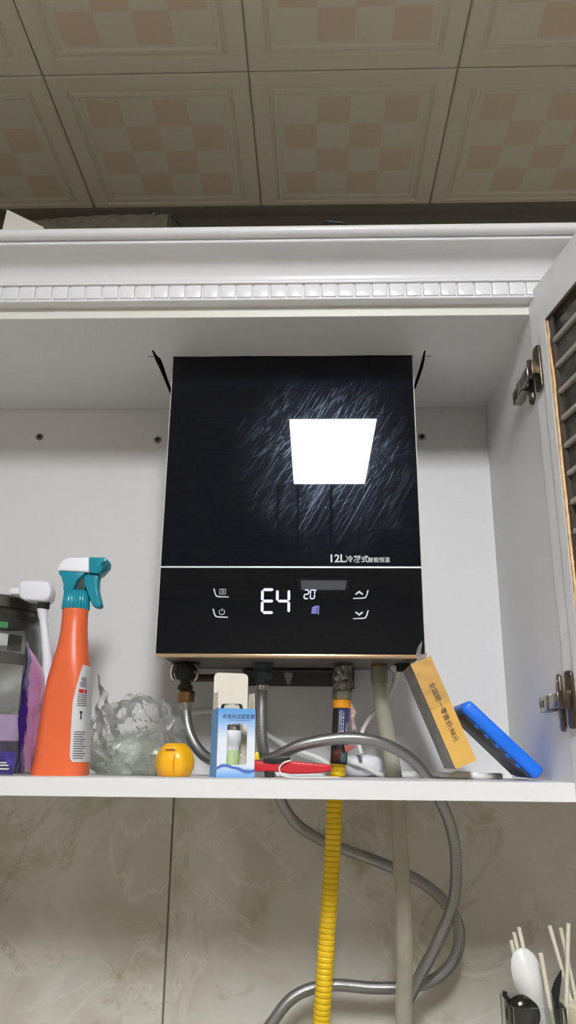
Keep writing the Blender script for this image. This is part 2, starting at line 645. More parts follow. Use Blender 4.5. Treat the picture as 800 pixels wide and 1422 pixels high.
def rrect(x0, x1, z0, z1, r, n=5):
    pts = []
    for cx, cz, a0 in ((x1 - r, z1 - r, 0), (x0 + r, z1 - r, 90), (x0 + r, z0 + r, 180), (x1 - r, z0 + r, 270)):
        for k in range(n + 1):
            a = R(a0 + 90 * k / n)
            pts.append((cx + r * math.cos(a), cz + r * math.sin(a)))
    return pts


def holed(outer, holes, h0, h1, axis='Z', raw=0):
    """plate with through holes: outer and holes are 2D loops; hole sides take material slot raw"""
    bm = bmesh.new()
    es = []
    for lp in [outer] + holes:
        vs = [bm.verts.new((a, b, 0)) for a, b in lp]
        es += [bm.edges.new((vs[i], vs[(i + 1) % len(vs)])) for i in range(len(vs))]
    bm.verts.index_update()
    bmesh.ops.triangle_fill(bm, use_beauty=True, use_dissolve=False, edges=es)
    bm.verts.index_update()
    co = [(v.co.x, v.co.y) for v in bm.verts]
    tris = [[v.index for v in f.verts] for f in bm.faces]
    bm.free()

    def q(a, b, h):
        return (a, h, b) if axis == 'Y' else (a, b, h) if axis == 'Z' else (h, a, b)
    mb = MB()
    n = len(co)
    mb.add([q(a, b, h0) for a, b in co] + [q(a, b, h1) for a, b in co], tris + [[i + n for i in reversed(t)] for t in tris])
    base = 0
    for li, lp in enumerate([outer] + holes):
        k = len(lp)
        for i in range(k):
            a, b = base + i, base + (i + 1) % k
            mb.f.append([a, b, b + n, a + n])
            mb.mi.append(raw if li else 0)
        base += k
    return mb


def text(s, size, mat, parent, M, name='lettering', weight=0.0, align='LEFT', thick=0.0001, label=None):
    cu = bpy.data.curves.new('t', 'FONT')
    cu.body = s
    cu.size = size
    cu.align_x = align
    cu.offset = weight
    cu.extrude = thick
    cu.resolution_u = 3
    ob = bpy.data.objects.new('t', cu)
    COL.objects.link(ob)
    dg = bpy.context.evaluated_depsgraph_get()
    me = bpy.data.meshes.new_from_object(ob.evaluated_get(dg))
    bpy.data.objects.remove(ob, do_unlink=True)
    bpy.data.curves.remove(cu)
    me.name = name
    me.transform(Matrix.Translation(-ROOT[parent]) @ M)
    me.materials.clear()
    me.materials.append(mat)
    o = bpy.data.objects.new(name, me)
    COL.objects.link(o)
    o.parent = parent
    ROOT[o] = ROOT[parent]
    if label:
        o['label'] = label
    return o


def facing(x, y, z):
    """text matrix for a plane facing -Y"""
    return Matrix.Translation((x, y, z)) @ Matrix.Rotation(PI / 2, 4, 'X')


# ================================================================== ROOM SHELL
XL, XR, YB, ZF = -1.25, 1.45, -3.62, -1.5
struct(MB().box(XL, XR, YB, WALLY + 0.01, ZF - 0.02, ZF).build('floor', FLOORM))
struct(MB().box(XL - 0.02, XL, YB, WALLY + 0.01, ZF, ZC + 0.02).build('wall_left', PLASTER))
struct(MB().box(XR, XR + 0.02, YB, WALLY + 0.01, ZF, ZC + 0.02).build('wall_right', PLASTER))
struct(MB().box(XL, XR, YB - 0.02, YB, ZF, ZC + 0.02).build('wall_front', PLASTER))
# tiled wall behind the cabinet: 800 x 400 tiles standing proud of the grout
wb = struct(MB().box(XL - 0.02, XR + 0.02, WALLY + 0.0015, WALLY + 0.03, ZF, ZC + 0.02).build('wall_back', GROUT))
TG = 0.0026
cols = [(-1.25, -1.0017), (-1.0017, -0.2017), (-0.2017, 0.5983), (0.5983, 1.3983), (1.3983, 1.45)]
zl = [-1.5, -1.22, -0.82, -0.42, -0.02, 0.38, 0.78, ZC]
for x0, x1 in cols:
    for z0, z1 in zip(zl, zl[1:]):
        o = MB().box(x0 + TG / 2, x1 - TG / 2, WALLY, WALLY + 0.004, z0 + TG / 2, z1 - TG / 2).build(
            'tile', MARBLE, wb, origin=((x0 + x1) / 2, WALLY, (z0 + z1) / 2), bevel=0.0008, bseg=1)
# ceiling of embossed 300 x 300 tiles
ce = struct(MB().box(XL, XR, YB, WALLY + 0.01, ZC + 0.006, ZC + 0.03).build('ceiling', PLASTER))
GX, GY = -0.3949, -0.0255


def tile_mesh():
    mb = MB()
    h = 0.15

    def sq(d, z):
        e = h - d
        return [Vector((-e, -e, z)), Vector((e, -e, z)), Vector((e, e, z)), Vector((-e, e, z))]
    # z downwards is towards the room (local z = 0 is the lowest face)
    prof = [(0.0004, 0.0065), (0.0010, 0.0020), (0.0030, 0.0), (0.026, 0.0), (0.0285, 0.0032), (0.0315, 0.0032), (0.0345, 0.0006), (0.0390, 0.0006),
            (0.0425, 0.0022)]
    mb.rings([sq(d, z) for d, z in prof], cap=False)
    b = len(mb.v)
    mb.add(sq(*prof[-1]), [(3, 2, 1, 0)])
    return mb


tm = tile_mesh().build('ceiling_tile', CEIL, ce, origin=(0, 0, 0), smooth=True, angle=20)
tile_data = tm.data
bpy.data.objects.remove(tm, do_unlink=True)
nx0 = int(math.floor((XL - GX) / 0.3)) + 1
rot90 = {(0, 0): 1, (1, 0): 0, (2, 0): 1, (0, -1): 0, (1, -1): 1, (2, -1): 1}
for i in range(nx0, nx0 + 8):
    for j in range(-11, 1):
        if i == 1 and j in (-4, -5):          # LED panel takes two tiles
            continue
        if i == 1 and j == -11:
            continue
        o = bpy.data.objects.new('ceiling_tile', tile_data)
        COL.objects.link(o)
        o.parent = ce
        o.location = (GX + 0.3 * i + 0.15, GY + 0.3 * j + 0.15, ZC)
        o.rotation_euler = (0, 0, PI / 2 * rot90.get((i, j), (i + j) % 2))
# angle trim where ceiling meets the tiled wall
struct(MB().prism([(0.256, ZC + 0.0005), (0.284, ZC + 0.0005), (0.284, ZC - 0.022), (0.281, ZC - 0.022), (0.279, ZC - 0.006), (0.256, ZC - 0.004)], XL, XR, axis='X').build('trim_1', plain('taupe_trim', (112, 106, 94), 0.5)))


def light_panel(x0, x1, y0, y1, em, label):
    t = thing('ceiling_light', label, 'light', ((x0 + x1) / 2, (y0 + y1) / 2, ZC - 0.003))
    f = 0.0245
    hole = [(x0 + f, y0 + f), (x1 - f, y0 + f), (x1 - f, y1 - f), (x0 + f, y1 - f)]
    holed([(x0, y0), (x1, y0), (x1, y1), (x0, y1)], [hole], ZC - 0.004, ZC + 0.0055).build('frame', PANELW, t)
    MB().box(x0 + f - 0.0005, x1 - f + 0.0005, y0 + f - 0.0005, y1 - f + 0.0005, ZC - 0.001, ZC + 0.004).build('diffuser', em, t)
    return t


light_panel(-0.0949, 0.2051, -1.5255, -0.9255, PANEL, 'long bright LED panel set flush into the tiled ceiling')
light_panel(-0.0949, 0.2051, -3.3255, -3.0255, PANEL2, 'small square dim LED panel in the ceiling by the rear wall')

# kitchen counter under everything (below the frame)
ct = thing('kitchen_counter', 'pale stone kitchen counter below the hoses against the tiled wall', 'counter', (0.1, 0.0, ZF))
MB().box(XL + 0.002, XR - 0.002, -0.29, WALLY - 0.001, ZF, CTR - 0.03).build('base_unit', PVC, ct)
MB().box(XL + 0.002, XR - 0.002, -0.31, WALLY - 0.0005, CTR - 0.03, CTR).build('worktop', STONE, ct, bevel=0.004)

# ================================================================== WALL CABINET
CXL = -0.92
cab = thing('wall_cabinet', 'white open wall cabinet with dentil crown moulding holding the water heater', 'cabinet', (-0.3, 0.14, -SH_T))
bp = MB().box(CXL, W_IN + 0.001, D_IN, D_IN + 0.0045, -SH_T, 0.665).build('back_panel', WHITE, cab)
MB().box(W_IN, W_IN + 0.018, 0.0, D_IN + 0.0045, -SH_T, 0.665).build('side_panel', WHITE, cab)
MB().box(CXL - 0.018, CXL, 0.0, D_IN + 0.0045, -SH_T, 0.665).build('side_panel', WHITE, cab)
# shelf board with holes for the hoses
HOLES = [(-0.054, 0.200, 0.013), (0.028, 0.186, 0.015), (0.1065, 0.196, 0.0145), (0.1545, 0.165, 0.0135)]


def circ(x, y, r, n=14):
    return [(x + r * math.cos(2 * PI * k / n), y + r * math.sin(2 * PI * k / n)) for k in range(n)]


holed([(CXL, 0), (W_IN, 0), (W_IN, D_IN), (CXL, D_IN)], [circ(*h) for h in HOLES], -SH_T, 0.0, raw=1).build('shelf_board', [WHITE, RAW], cab)
# top board, sawn out for the heater, with overcut saw kerfs beside the opening
cut = [(HX0 - 0.0018, HY0 - 0.002), (-0.16, HY0 - 0.0012), (-0.10, HY0 - 0.0022), (0.0, HY0 - 0.0010), (0.08, HY0 - 0.0020), (HX1 + 0.0018, HY0 - 0.0012), (HX1 + 0.0022, 0.250), (HX0 - 0.0018, 0.250)]
kl = [(-0.2326, 0.084), (-0.2300, 0.084), (-0.2276, 0.101), (-0.2240, 0.108), (-0.2240, 0.125), (-0.2250, 0.16), (-0.2258, 0.215), (-0.2265, 0.25), (-0.2305, 0.25), (-0.2312, 0.17), (-0.2318, 0.135), (-0.2328, 0.115)]
kl2 = [(-0.2425, 0.1012), (-0.2330, 0.1003), (-0.2330, 0.1032), (-0.2425, 0.1026)]
kr = [(0.1554, 0.090), (0.1578, 0.090), (0.1600, 0.115), (0.1608, 0.140), (0.1600, 0.170), (0.1585, 0.21), (0.1545, 0.21), (0.1550, 0.17), (0.1556, 0.140), (0.1558, 0.115)]
kr2 = [(0.1616, 0.1050), (0.1690, 0.1062), (0.1690, 0.1076), (0.1616, 0.1080)]
holed([(CXL, 0), (W_IN, 0), (W_IN, D_IN - 0.0014), (CXL, D_IN - 0.0014)], [cut, kl, kl2, kr, kr2], H_IN, H_IN + 0.018, raw=1).build('top_board', [WHITE, RAW], cab)
MB().box(CXL, W_IN, -0.0008, 0.0006, H_IN + 0.0002, H_IN + 0.0162).build('edge_band', CREAM, cab)
MB().box(CXL - 0.018, W_IN + 0.018, -0.05, D_IN, 0.665, 0.6735).build('top_cover', WHITE, cab)
# crown moulding
prof = [(0.004, 0.5925), (-0.0165, 0.5925), (-0.0172, 0.5935), (-0.0172, 0.5955), (-0.0128, 0.5960), (-0.0128, 0.6170), (-0.0175, 0.6176), (-0.0180, 0.6196), (-0.0172, 0.6210)]
for k in range(13):       # concave cove
    a = R(90 * k / 12)
    prof.append((-0.0175 - 0.039 * (1 - math.cos(a)), 0.6215 + 0.0275 * math.sin(a)))
prof += [(-0.0585, 0.6490), (-0.0600, 0.6500), (-0.0600, 0.6540), (-0.0590, 0.6548)]
for k in range(8):        # rounded bead at the top
    a = R(-80 + 150 * k / 7)
    prof.append((-0.0620 - 0.0095 * math.cos(a), 0.6610 + 0.0075 * math.sin(a)))
prof += [(-0.0620, 0.6705), (0.004, 0.6705)]
crown = MB().prism(prof, CXL - 0.03, 0.42, axis='X').build('crown_moulding', PVC, cab, angle=28)
# dentil blocks
pitch = 0.02215
d0 = at(5.5, 406, -0.0165).x
k0 = int((CXL - d0) / pitch)
proto = None
for k in range(k0, k0 + 62):
    x = d0 + k * pitch
    if x + pitch > 0.42 or x < CXL - 0.03:
        continue
    if proto is None:
        proto = MB().box(0.0, pitch - 0.0030, -0.0168, -0.0126, 0.5970, 0.6158).build('dentil', PVC, crown, origin=(0, 0, 0), bevel=0.0009)
        proto.location = Vector((x, 0, 0)) - ROOT[cab]
    else:
        o = bpy.data.objects.new('dentil', proto.data)
        COL.objects.link(o)
        o.parent = crown
        o.location = Vector((x, 0, 0)) - ROOT[cab]
# dowel screws in the back panel
for px, py in ((55, 607), (219, 611), (586, 607)):
    p = at(px, py, D_IN)
    s = MB().lathe([(0.0062, 0), (0.0064, 0.0008), (0.0056, 0.0020), (0.0036, 0.0022), (0.0030, 0.0006), (0.0003, 0.0006)], p, 20, 'Y').build('screw', NICKEL, bp)
    MB().lathe([(0.0030, 0.0007), (0.0029, 0.0012), (0.0004, 0.0013)], p, 12, 'Y').build('screw_recess', BLACKP, s)

# open door on the right: built closed-flat in its own plane, then swung out about 99 degrees
ANG = R(99.0)
DO = Vector((W_IN - 0.0038, -0.0008, 0.0))
du = Vector((math.sin(ANG - PI / 2), -math.cos(ANG - PI / 2), 0))        # along the door, away from the hinge
dn = Vector((math.cos(ANG - PI / 2), math.sin(ANG - PI / 2), 0))         # towards the outer face


def dp(u, v, n):
    return DO + du * u + dn * n + Vector((0, 0, v))


def dbox(mb, u0, u1, v0, v1, n0, n1):
    c = MB().box(u0, u1, n0, n1, v0, v1)
    mb.add([dp(p.x, p.z, p.y) for p in c.v], c.f)
    return mb


DW, DZ0, DZ1, DT = 0.40, -0.016, 0.603, 0.020
ST = 0.045
fr = MB()
dbox(fr, 0, ST * 0.62, DZ0, DZ1, 0.0026, DT)
dbox(fr, ST * 0.62, ST, DZ0, DZ1 - ST * 1.3, 0.0, DT)
dbox(fr, DW - ST * 1.4, DW, DZ0, DZ1, 0, DT)
dbox(fr, ST * 0.55, DW - ST * 1.3, DZ1 - ST * 1.35, DZ1, 0.0026, DT)
dbox(fr, ST * 0.60, DW - ST * 1.3, DZ0, DZ0 + ST * 1.35, 0, DT)
door = fr.build('door', DOORW, cab, bevel=0.0003, bseg=1)
door['label'] = 'white framed glazed door swung wide open on two hinges'
gz0, gz1, gu0, gu1 = DZ0 + ST * 1.35, DZ1 - ST * 1.35, ST, DW - ST * 1.4
dbox(MB(), gu0 - 0.002, gu1 + 0.002, gz0 - 0.002, gz1 + 0.002, 0.0075, 0.0115).build('glass_pane', DOORGL, door)
# chipped timber beading along the hinge stile, rebate above
mb = MB()
edge = []
vz = gz0
random.seed(3)
while vz < gz1 - 0.001:
    edge.append((gu0 + 0.0035 + random.uniform(-0.0012, 0.0012) + (0.002 if gz1 - vz < 0.10 and random.random() < 0.4 else 0), vz))
    vz += random.uniform(0.006, 0.02)
edge.append((gu0 + 0.004, gz1))
poly = [(gu0 - 0.0008, gz0)] + edge + [(gu0 - 0.0008, gz1)]
c = MB().prism(poly, 0.0004, 0.0074)
mb.add([dp(p.x, p.z, p.y) for p in c.v], c.f)
mb.build('glass_beading', BEAD, door)
dbox(MB(), gu0, gu1, gz1 - 0.0035, gz1 + 0.0005, 0.0004, 0.0074).build('glass_rebate', DARKBR, door)
dbox(MB(), gu0 + 0.0038, gu0 + 0.0095, gz0, gz1, 0.0030, 0.0074).build('glass_rebate', DARKBR, door)
nb = 13
for k in range(nb):
    v = gz1 - 0.034 - k * 0.0345
    if v < gz0 + 0.01:
        break
    dbox(MB(), gu0, gu1, v - 0.0030, v + 0.0030, 0.0030, 0.0076).build('glazing_bar', BARM, door, bevel=0.001)
# worn grey corner plate at the top of the pane
c = MB().prism([(gu0 + 0.001, gz1 - 0.001), (gu0 + 0.017, gz1 - 0.001), (gu0 + 0.011, gz1 - 0.032), (gu0 + 0.0045, gz1 - 0.040)], 0.0022, 0.0040)
cm = MB()
cm.add([dp(p.x, p.z, p.y) for p in c.v], c.f)
cm.build('corner_tab', DARKPL, door)


def hinge(zc):
    X = W_IN
    a = MB()
    # arm channel on the side panel
    a.box(X - 0.0120, X - 0.0012, 0.026, 0.070, zc - 0.0095, zc + 0.0095)
    h = a.build('hinge', NICKEL, cab, bevel=0.0014)
    MB().box(X - 0.0140, X - 0.0116, 0.028, 0.042, zc - 0.0080, zc + 0.0080).build('hinge_cover', NICKEL, h, bevel=0.0008)
    # winged mounting plate
    p = MB()
    p.prism([(0.008, zc - 0.028), (0.018, zc - 0.033), (0.024, zc - 0.028), (0.026, zc + 0.024), (0.018, zc + 0.031), (0.010, zc + 0.028)], X - 0.0042, X + 0.0004, axis='X')
    p.build('mounting_plate', BRONZE, h, bevel=0.0008)
    for dz in (-0.022, 0.022):
        MB().lathe([(0.0036, 0.0004), (0.0036, -0.0012), (0.0014, -0.0016)], (X - 0.0040, 0.017, zc + dz), 12, 'X').build('screw', CHROME, h)
    for yy in (0.052, 0.062):
        MB().lathe([(0.0042, 0.0006), (0.0042, -0.0010), (0.0016, -0.0014)], (X - 0.0120, yy, zc), 12, 'X').build('screw', BRONZE, h)
    # link towards the door
    l = MB()
    p0, p1 = Vector((X - 0.0105, 0.030, zc)), dp(0.010, zc, -0.009)
    ax = (p1 - p0).normalized()
    sd = ax.cross(Vector((0, 0, 1)))
    vs = []
    for q in (p0, p1):
        for s_ in (-1, 1):
            for z_ in (-1, 1):
                vs.append(q + sd * (0.0030 * s_) + Vector((0, 0, 0.0078 * z_)))
    l.add(vs, [(0, 1, 3, 2), (4, 6, 7, 5), (0, 4, 5, 1), (2, 3, 7, 6), (0, 2, 6, 4), (1, 5, 7, 3)])
    l.build('link_arm', NICKEL, h, bevel=0.001)
    # cup flange on the door face
    f = MB()
    c = MB().prism(rrect(0.008, 0.026, zc - 0.031, zc + 0.031, 0.006), -0.0022, 0.0004)
    f.add([dp(q.x, q.z, q.y) for q in c.v], c.f)
    c = MB().box(0.006, 0.022, -0.0110, -0.001, zc - 0.0095, zc + 0.0095)
    f.add([dp(q.x, q.z, q.y) for q in c.v], c.f)
    f.build('hinge_cup', BRONZE, h, bevel=0.001)


hinge(0.0865)
hinge(0.4895)

# ================================================================== GAS WATER HEATER
HYB, HZ1 = 0.245, 0.660
ht = thing('gas_water_heater', 'tall black glass-fronted gas water heater reading E4 inside the cabinet', 'water heater', ((HX0 + HX1) / 2, 0.18, HZ0))
MB().box(HX0 + 0.0008, HX1 - 0.0008, HY0 + 0.0075, HYB, HZ0 + 0.002, HZ1).build('body', STEELW, ht, bevel=0.002)
MB().box(HX0 + 0.006, HX1 - 0.006, HY0 + 0.012, HYB - 0.004, HZ0 - 0.0008, HZ0 + 0.003).build('base_plate', UNDER, ht)
ZD = 0.2640
MB().box(HX0, HX1, HY0, HY0 + 0.0055, ZD + 0.0010, HZ1).build('front_glass', SMEAR, ht, bevel=0.0004, bseg=1)
MB().box(HX0, HX1, HY0, HY0 + 0.0055, HZ0 + 0.001, ZD - 0.0010).build('control_panel', BLACKGL, ht, bevel=0.0004, bseg=1)
MB().box(HX0, HX1, HY0 - 0.0002, HY0 + 0.0055, ZD - 0.0010, ZD + 0.0010).build('divider_strip', SILVER, ht)
MB().box(HX0 - 0.0004, HX1 + 0.0004, HY0 + 0.0002, HY0 + 0.0125, HZ0 - 0.0036, HZ0 + 0.0010).build('bottom_trim', GOLD, ht, bevel=0.0008)
for xa, xb in ((HX0 - 0.0010, HX0 + 0.0004), (HX1 - 0.0004, HX1 + 0.0012)):
    MB().box(xa, xb, HY0 + 0.0012, HY0 + 0.012, HZ0 - 0.002, HZ1).build('side_trim', SIDETR, ht)
YT = HY0 - 0.0003
p = at(456.5, 780.5, YT)
text('12L', 0.0148, PRINT, ht, facing(p.x, YT, p.z), weight=0.00030)
p = at(480, 780.5, YT)
text('冷凝式', 0.0102, PRINT, ht, facing(p.x, YT, p.z + 0.0004), weight=0.00010)
p = at(511, 780.5, YT)
text('智能恒温', 0.0073, PRINT, ht, facing(p.x, YT, p.z + 0.0004), weight=0.00006)


def seg_digit(x0, z0, wd, hg, tk, on, mat, slant=0.05, name='display_digit'):
    """seven-segment character"""
    mb = MB()
    g = tk * 0.12

    def hs(xa, xb, zc):
        return [(xa + g, zc), (xa + tk / 2 + g, zc + tk / 2), (xb - tk / 2 - g, zc + tk / 2), (xb - g, zc), (xb - tk / 2 - g, zc - tk / 2), (xa + tk / 2 + g, zc - tk / 2)]

    def vs_(xc, za, zb):
        return [(xc, za + g), (xc + tk / 2, za + tk / 2 + g), (xc + tk / 2, zb - tk / 2 - g), (xc, zb - g), (xc - tk / 2, zb - tk / 2 - g), (xc - tk / 2, za + tk / 2 + g)]
    xa, xb = x0 + tk / 2, x0 + wd - tk / 2
    za, zm, zb = z0 + tk / 2, z0 + hg / 2, z0 + hg - tk / 2
    S = dict(a=hs(xa, xb, zb), g=hs(xa, xb, zm), d=hs(xa, xb, za), f=vs_(xa, zm, zb), e=vs_(xa, za, zm), b=vs_(xb, zm, zb), c=vs_(xb, za, zm))
    for k in on:
        mb.prism([(x + slant * (z - z0), z) for x, z in S[k]], YT - 0.0001, YT + 0.0004)
    return mb.build(name, mat, ht, smooth=False)


pa, pb = at(362, 852.5, YT), at(381, 817, YT)
seg_digit(pa.x, pa.z, 0.0185, pb.z - pa.z, 0.0036, 'afged', LED, 0.0)
pa = at(383, 852.5, YT)
seg_digit(pa.x, pa.z, 0.0185, pb.z - pa.z, 0.0034, 'fgbc', LED, 0.0)
pa, pb = at(421.5, 832, YT), at(429, 818.5, YT)
seg_digit(pa.x, pa.z, 0.0068, pb.z - pa.z, 0.0014, 'abged', LED, 0.06)
pa = at(430, 832, YT)
seg_digit(pa.x, pa.z, 0.0068, pb.z - pa.z, 0.0014, 'abcdef', LED, 0.06)
pa = at(438.5, 819.5, YT)
MB().lathe([(0.0014, 0.0001), (0.0014, 0.0004)], (pa.x, YT, pa.z), 10, 'Y').build('degree_mark', LEDB, ht)
# shower icon: rows of bars under a slanted hood
pa = at(432.5, 852, YT)
ic = MB()
for k in range(4):
    ic.prism([(pa.x, pa.z + 0.0002 + k * 0.0023), (pa.x + 0.0072, pa.z + 0.0002 + k * 0.0023), (pa.x + 0.0072, pa.z + 0.0017 + k * 0.0023), (pa.x + 0.0006 * k, pa.z + 0.0017 + k * 0.0023)], YT - 0.0001, YT + 0.0004)
ic.prism([(pa.x + 0.0082, pa.z - 0.001), (pa.x + 0.0096, pa.z - 0.001), (pa.x + 0.0100, pa.z + 0.0105), (pa.x + 0.0035, pa.z + 0.0096), (pa.x + 0.0035, pa.z + 0.0088), (pa.x + 0.0086, pa.z + 0.0092)], YT - 0.0001, YT + 0.0004)
ic.build('shower_icon', LEDB, ht, smooth=False)


def button(px, py, kind, flip):
    """hook-shaped touch mark with a small symbol"""
    p = at(px, py, YT)
    s = -1 if flip else 1
    mb = MB()
    pts = [(-0.0105, 0.0062), (-0.0088, 0.0), (-0.0068, -0.0040), (-0.0030, -0.0052), (0.0100, -0.0054)]
    top = [(-0.0088, 0.0062), (-0.0073, 0.0006), (-0.0058, -0.0026), (-0.0026, -0.0036), (0.0100, -0.0042)]
    poly = [(p.x + s * a, p.z + b) for a, b in pts + top[::-1]]
    for i in range(4):
        q = [pts[i], pts[i + 1], top[i + 1], top[i]]
        mb.prism([(p.x + s * a, p.z + b) for a, b in q], YT - 0.0001, YT + 0.0004)
    b = mb.build('button_mark', PRINT, ht, smooth=False)
    ic = MB()
    cx, cz = p.x + s * 0.002, p.z + 0.0022

    def ring(r0, r1, a0, a1, n=14):
        for k in range(n):
            t0, t1 = R(a0 + (a1 - a0) * k / n), R(a0 + (a1 - a0) * (k + 1) / n)
            ic.prism([(cx + r0 * math.cos(t0), cz + r0 * math.sin(t0)), (cx + r1 * math.cos(t0), cz + r1 * math.sin(t0)),
                      (cx + r1 * math.cos(t1), cz + r1 * math.sin(t1)), (cx + r0 * math.cos(t1), cz + r0 * math.sin(t1))], YT - 0.0001, YT + 0.0004)
    if kind == 'power':
        ring(0.0032, 0.0040, 125, 415)
        ic.box(cx - 0.0004, cx + 0.0004, YT - 0.0001, YT + 0.0004, cz + 0.0008, cz + 0.0046)
    elif kind == 'menu':
        for xa, xb, za, zb in ((-0.0042, 0.0042, 0.0028, 0.0035), (-0.0042, 0.0042, -0.0035, -0.0028), (-0.0042, -0.0035, -0.0035, 0.0035), (0.0035, 0.0042, -0.0035, 0.0035),
                               (-0.002, 0.002, 0.0008, 0.0014), (-0.002, 0.002, -0.0014, -0.0008), (-0.0004, 0.0004, -0.0014, 0.0014)):
            ic.box(cx + xa, cx + xb, YT - 0.0001, YT + 0.0004, cz + za, cz + zb)
    else:
        d = 1 if kind == 'up' else -1
        for sx in (-1, 1):
            ic.prism([(cx, cz + d * 0.0034), (cx + sx * 0.0056, cz - d * 0.0012), (cx + sx * 0.0040, cz - d * 0.0022), (cx, cz + d * 0.0004)], YT - 0.0001, YT + 0.0004)
    ic.build('button_symbol', PRINT, b, smooth=False)


button(307, 824, 'menu', False)
button(306, 852, 'power', False)
button(501, 826, 'up', True)
button(501, 854, 'down', True)
# wall bracket hanging below the case, with a keyhole slot
pz = 0.1245
ky = [(-0.0385 + a, 0.1350 + b) for a, b in ((-0.0062, 0.012), (-0.0062, 0.004), (-0.0030, -0.004), (-0.0026, -0.007), (0.0, -0.0082), (0.0026, -0.007), (0.0030, -0.004), (0.0062, 0.004), (0.0062, 0.012))]
holed(rrect(-0.105, 0.058, pz, 0.175, 0.003), [ky[::-1]], 0.2690, 0.2712, axis='Y').build('wall_bracket', DARKPL, ht)
MB().box(-0.105, 0.058, 0.250, 0.2700, 0.1440, 0.1462).build('bracket_lip', DARKPL, ht)
MB().box(-0.19, -0.10, 0.2445, 0.2788, 0.150, 0.30).build('rear_spacer', DARKPL, ht)
MB().box(0.05, 0.12, 0.2445, 0.2788, 0.150, 0.30).build('rear_spacer', DARKPL, ht)
for x, y, r, m_ in ((-0.1780, 0.188, 0.016, BROWNP), (-0.0720, 0.190, 0.0125, TEALB), (0.0385, 0.186, 0.0125, DARKPL), (0.0885, 0.190, 0.0085, BRASS), (0.122, 0.190, 0.010, BLACKP)):
    MB().lathe([(r * 1.25, 0.003), (r * 1.25, -0.002), (r, -0.0025), (r, -0.010), (r * 0.5, -0.0105)], (x, y, HZ0 - 0.0008), 20).build('pipe_stub', m_, ht)

# ================================================================== WATER CONNECTIONS
va = thing('shutoff_valve', 'black round-handled water valve with chrome ring under the heater', 'valve', (-0.178, 0.18, 0.09))
MB().lathe([(0.0075, 0.150), (0.0075, 0.118), (0.0105, 0.117), (0.0105, 0.112), (0.0085, 0.111), (0.0085, 0.108)], (-0.1775, 0.188, 0), 20).build('valve_body', BROWNP, va)
c = Vector((-0.178, 0.176, 0.1335))
MB().lathe([(0.0120, -0.014), (0.0120, 0.0), (0.0, 0.0)], c, 20, 'Y', cap=False).build('stem_housing', BROWNP, va)
kb = MB()
rs = []
for h, r in ((0.0, 0.011), (0.0015, 0.0125), (0.012, 0.0125), (0.0150, 0.0105), (0.0155, 0.004)):
    rs.append([c + Vector((r * (1 + 0.06 * math.cos(8 * 2 * PI * j / 48)) * math.cos(2 * PI * j / 48), -h, r * (1 + 0.06 * math.cos(8 * 2 * PI * j / 48)) * math.sin(2 * PI * j / 48))) for j in range(48)])
kb.rings(rs).build('handle', BLACKP, va)
rg = MB()
for sx in (-1, 1):      # chrome lugs of the ring
    path = [c + Vector((sx * (0.013 + 0.0045 * math.sin(R(a))), 0.002, 0.010 * math.cos(R(a)))) for a in range(0, 181, 15)]
    rg.tube(path, 0.0024, 8)
rg.build('lock_ring', CHROME, va)
MB().tube([(-0.170, 0.192, 0.1275), (-0.12, 0.195, 0.1285), (-0.098, 0.198, 0.1285)], 0.0052, 12).build('side_pipe', BROWNP, va)
hexp = [(0.0112, 0.094), (0.0124, 0.0955), (0.0124, 0.1085), (0.0112, 0.110)]
MB().lathe(hexp, (-0.1765, 0.188, 0), 6).build('hex_nut', BRASS, va, bevel=0.0006)


def hose(name, label, pts, r, ends):
    t = thing(name, label, 'hose', pts[0], 'braided hoses')
    path = resample(spline(pts, 14), 0.005)
    MB().tube(path, r, 20).build('braided_sleeve', BRAID, t)
    for e in ends:
        a, b = (path[0], path[3]) if e == 0 else (path[-1], path[-4])
        dr = (b - a).normalized()
        MB().tube([a - dr * 0.004, a + dr * 0.0005, a + dr * 0.001, a + dr * 0.012, a + dr * 0.0125], r, 20,
                  rf=lambda L, i: (r * 0.9, r * 0.9, r * 1.10, r * 1.10, r * 1.02)[i]).build('ferrule', CHROME, t)
    return t


def A(x, y, Y):
    return at(x, y, Y)


ha = [A(259, 972, .188), A(258, 990, .188), A(262, 1015, .185), A(274, 1039, .178), A(293, 1055, .168), A(325, 1062, .158), A(357, 1059, .150), A(385, 1050, .142), A(420, 1034, .136),
      A(478, 1025, .134), A(528, 1031, .140), A(568, 1051, .152), A(594, 1080, .163), A(609, 1107, .168), A(625, 1145, .18), A(633, 1190, .190), A(630, 1250, .195), A(607, 1310, .2), A(582, 1358, .205), A(563, 1402, .21), (0.102, .212, -0.33), (0.085, .20, CTR + 0.001)]
hose('braided_hose', 'steel braided hose arching over the shelf from the black valve', ha, 0.0074, (0,))
hb = [A(365, 945, .190), A(364, 965, .190), A(363, 1000, .188), A(365, 1035, .188), A(372, 1066, .194), A(388, 1107, .205), A(410, 1142, .22), A(445, 1166, .235), A(490, 1184, .242), A(545, 1205, .245), A(595, 1232, .243), A(627, 1266, .24),
      A(638, 1295, .237), A(632, 1330, .237), A(607, 1358, .24), A(570, 1370, .243), A(520, 1372, .243), A(460, 1368, .24), A(415, 1380, .235), A(385, 1410, .23), (-0.072, .225, -0.33), (-0.082, .22, CTR + 0.001)]
hose('braided_hose', 'steel braided hose hanging in a loop against the marble tiles', hb, 0.0074, (0,))
fb = thing('pipe_fitting', 'tarnished green-grey pipe nut under the middle of the heater', 'pipe fitting', (-0.0715, 0.19, 0.125))
MB().lathe([(0.0115, 0.1265), (0.0135, 0.128), (0.0135, 0.1365), (0.0115, 0.138)], (-0.0715, 0.19, 0), 6).build('hex_nut', TEALB, fb, bevel=0.0006)
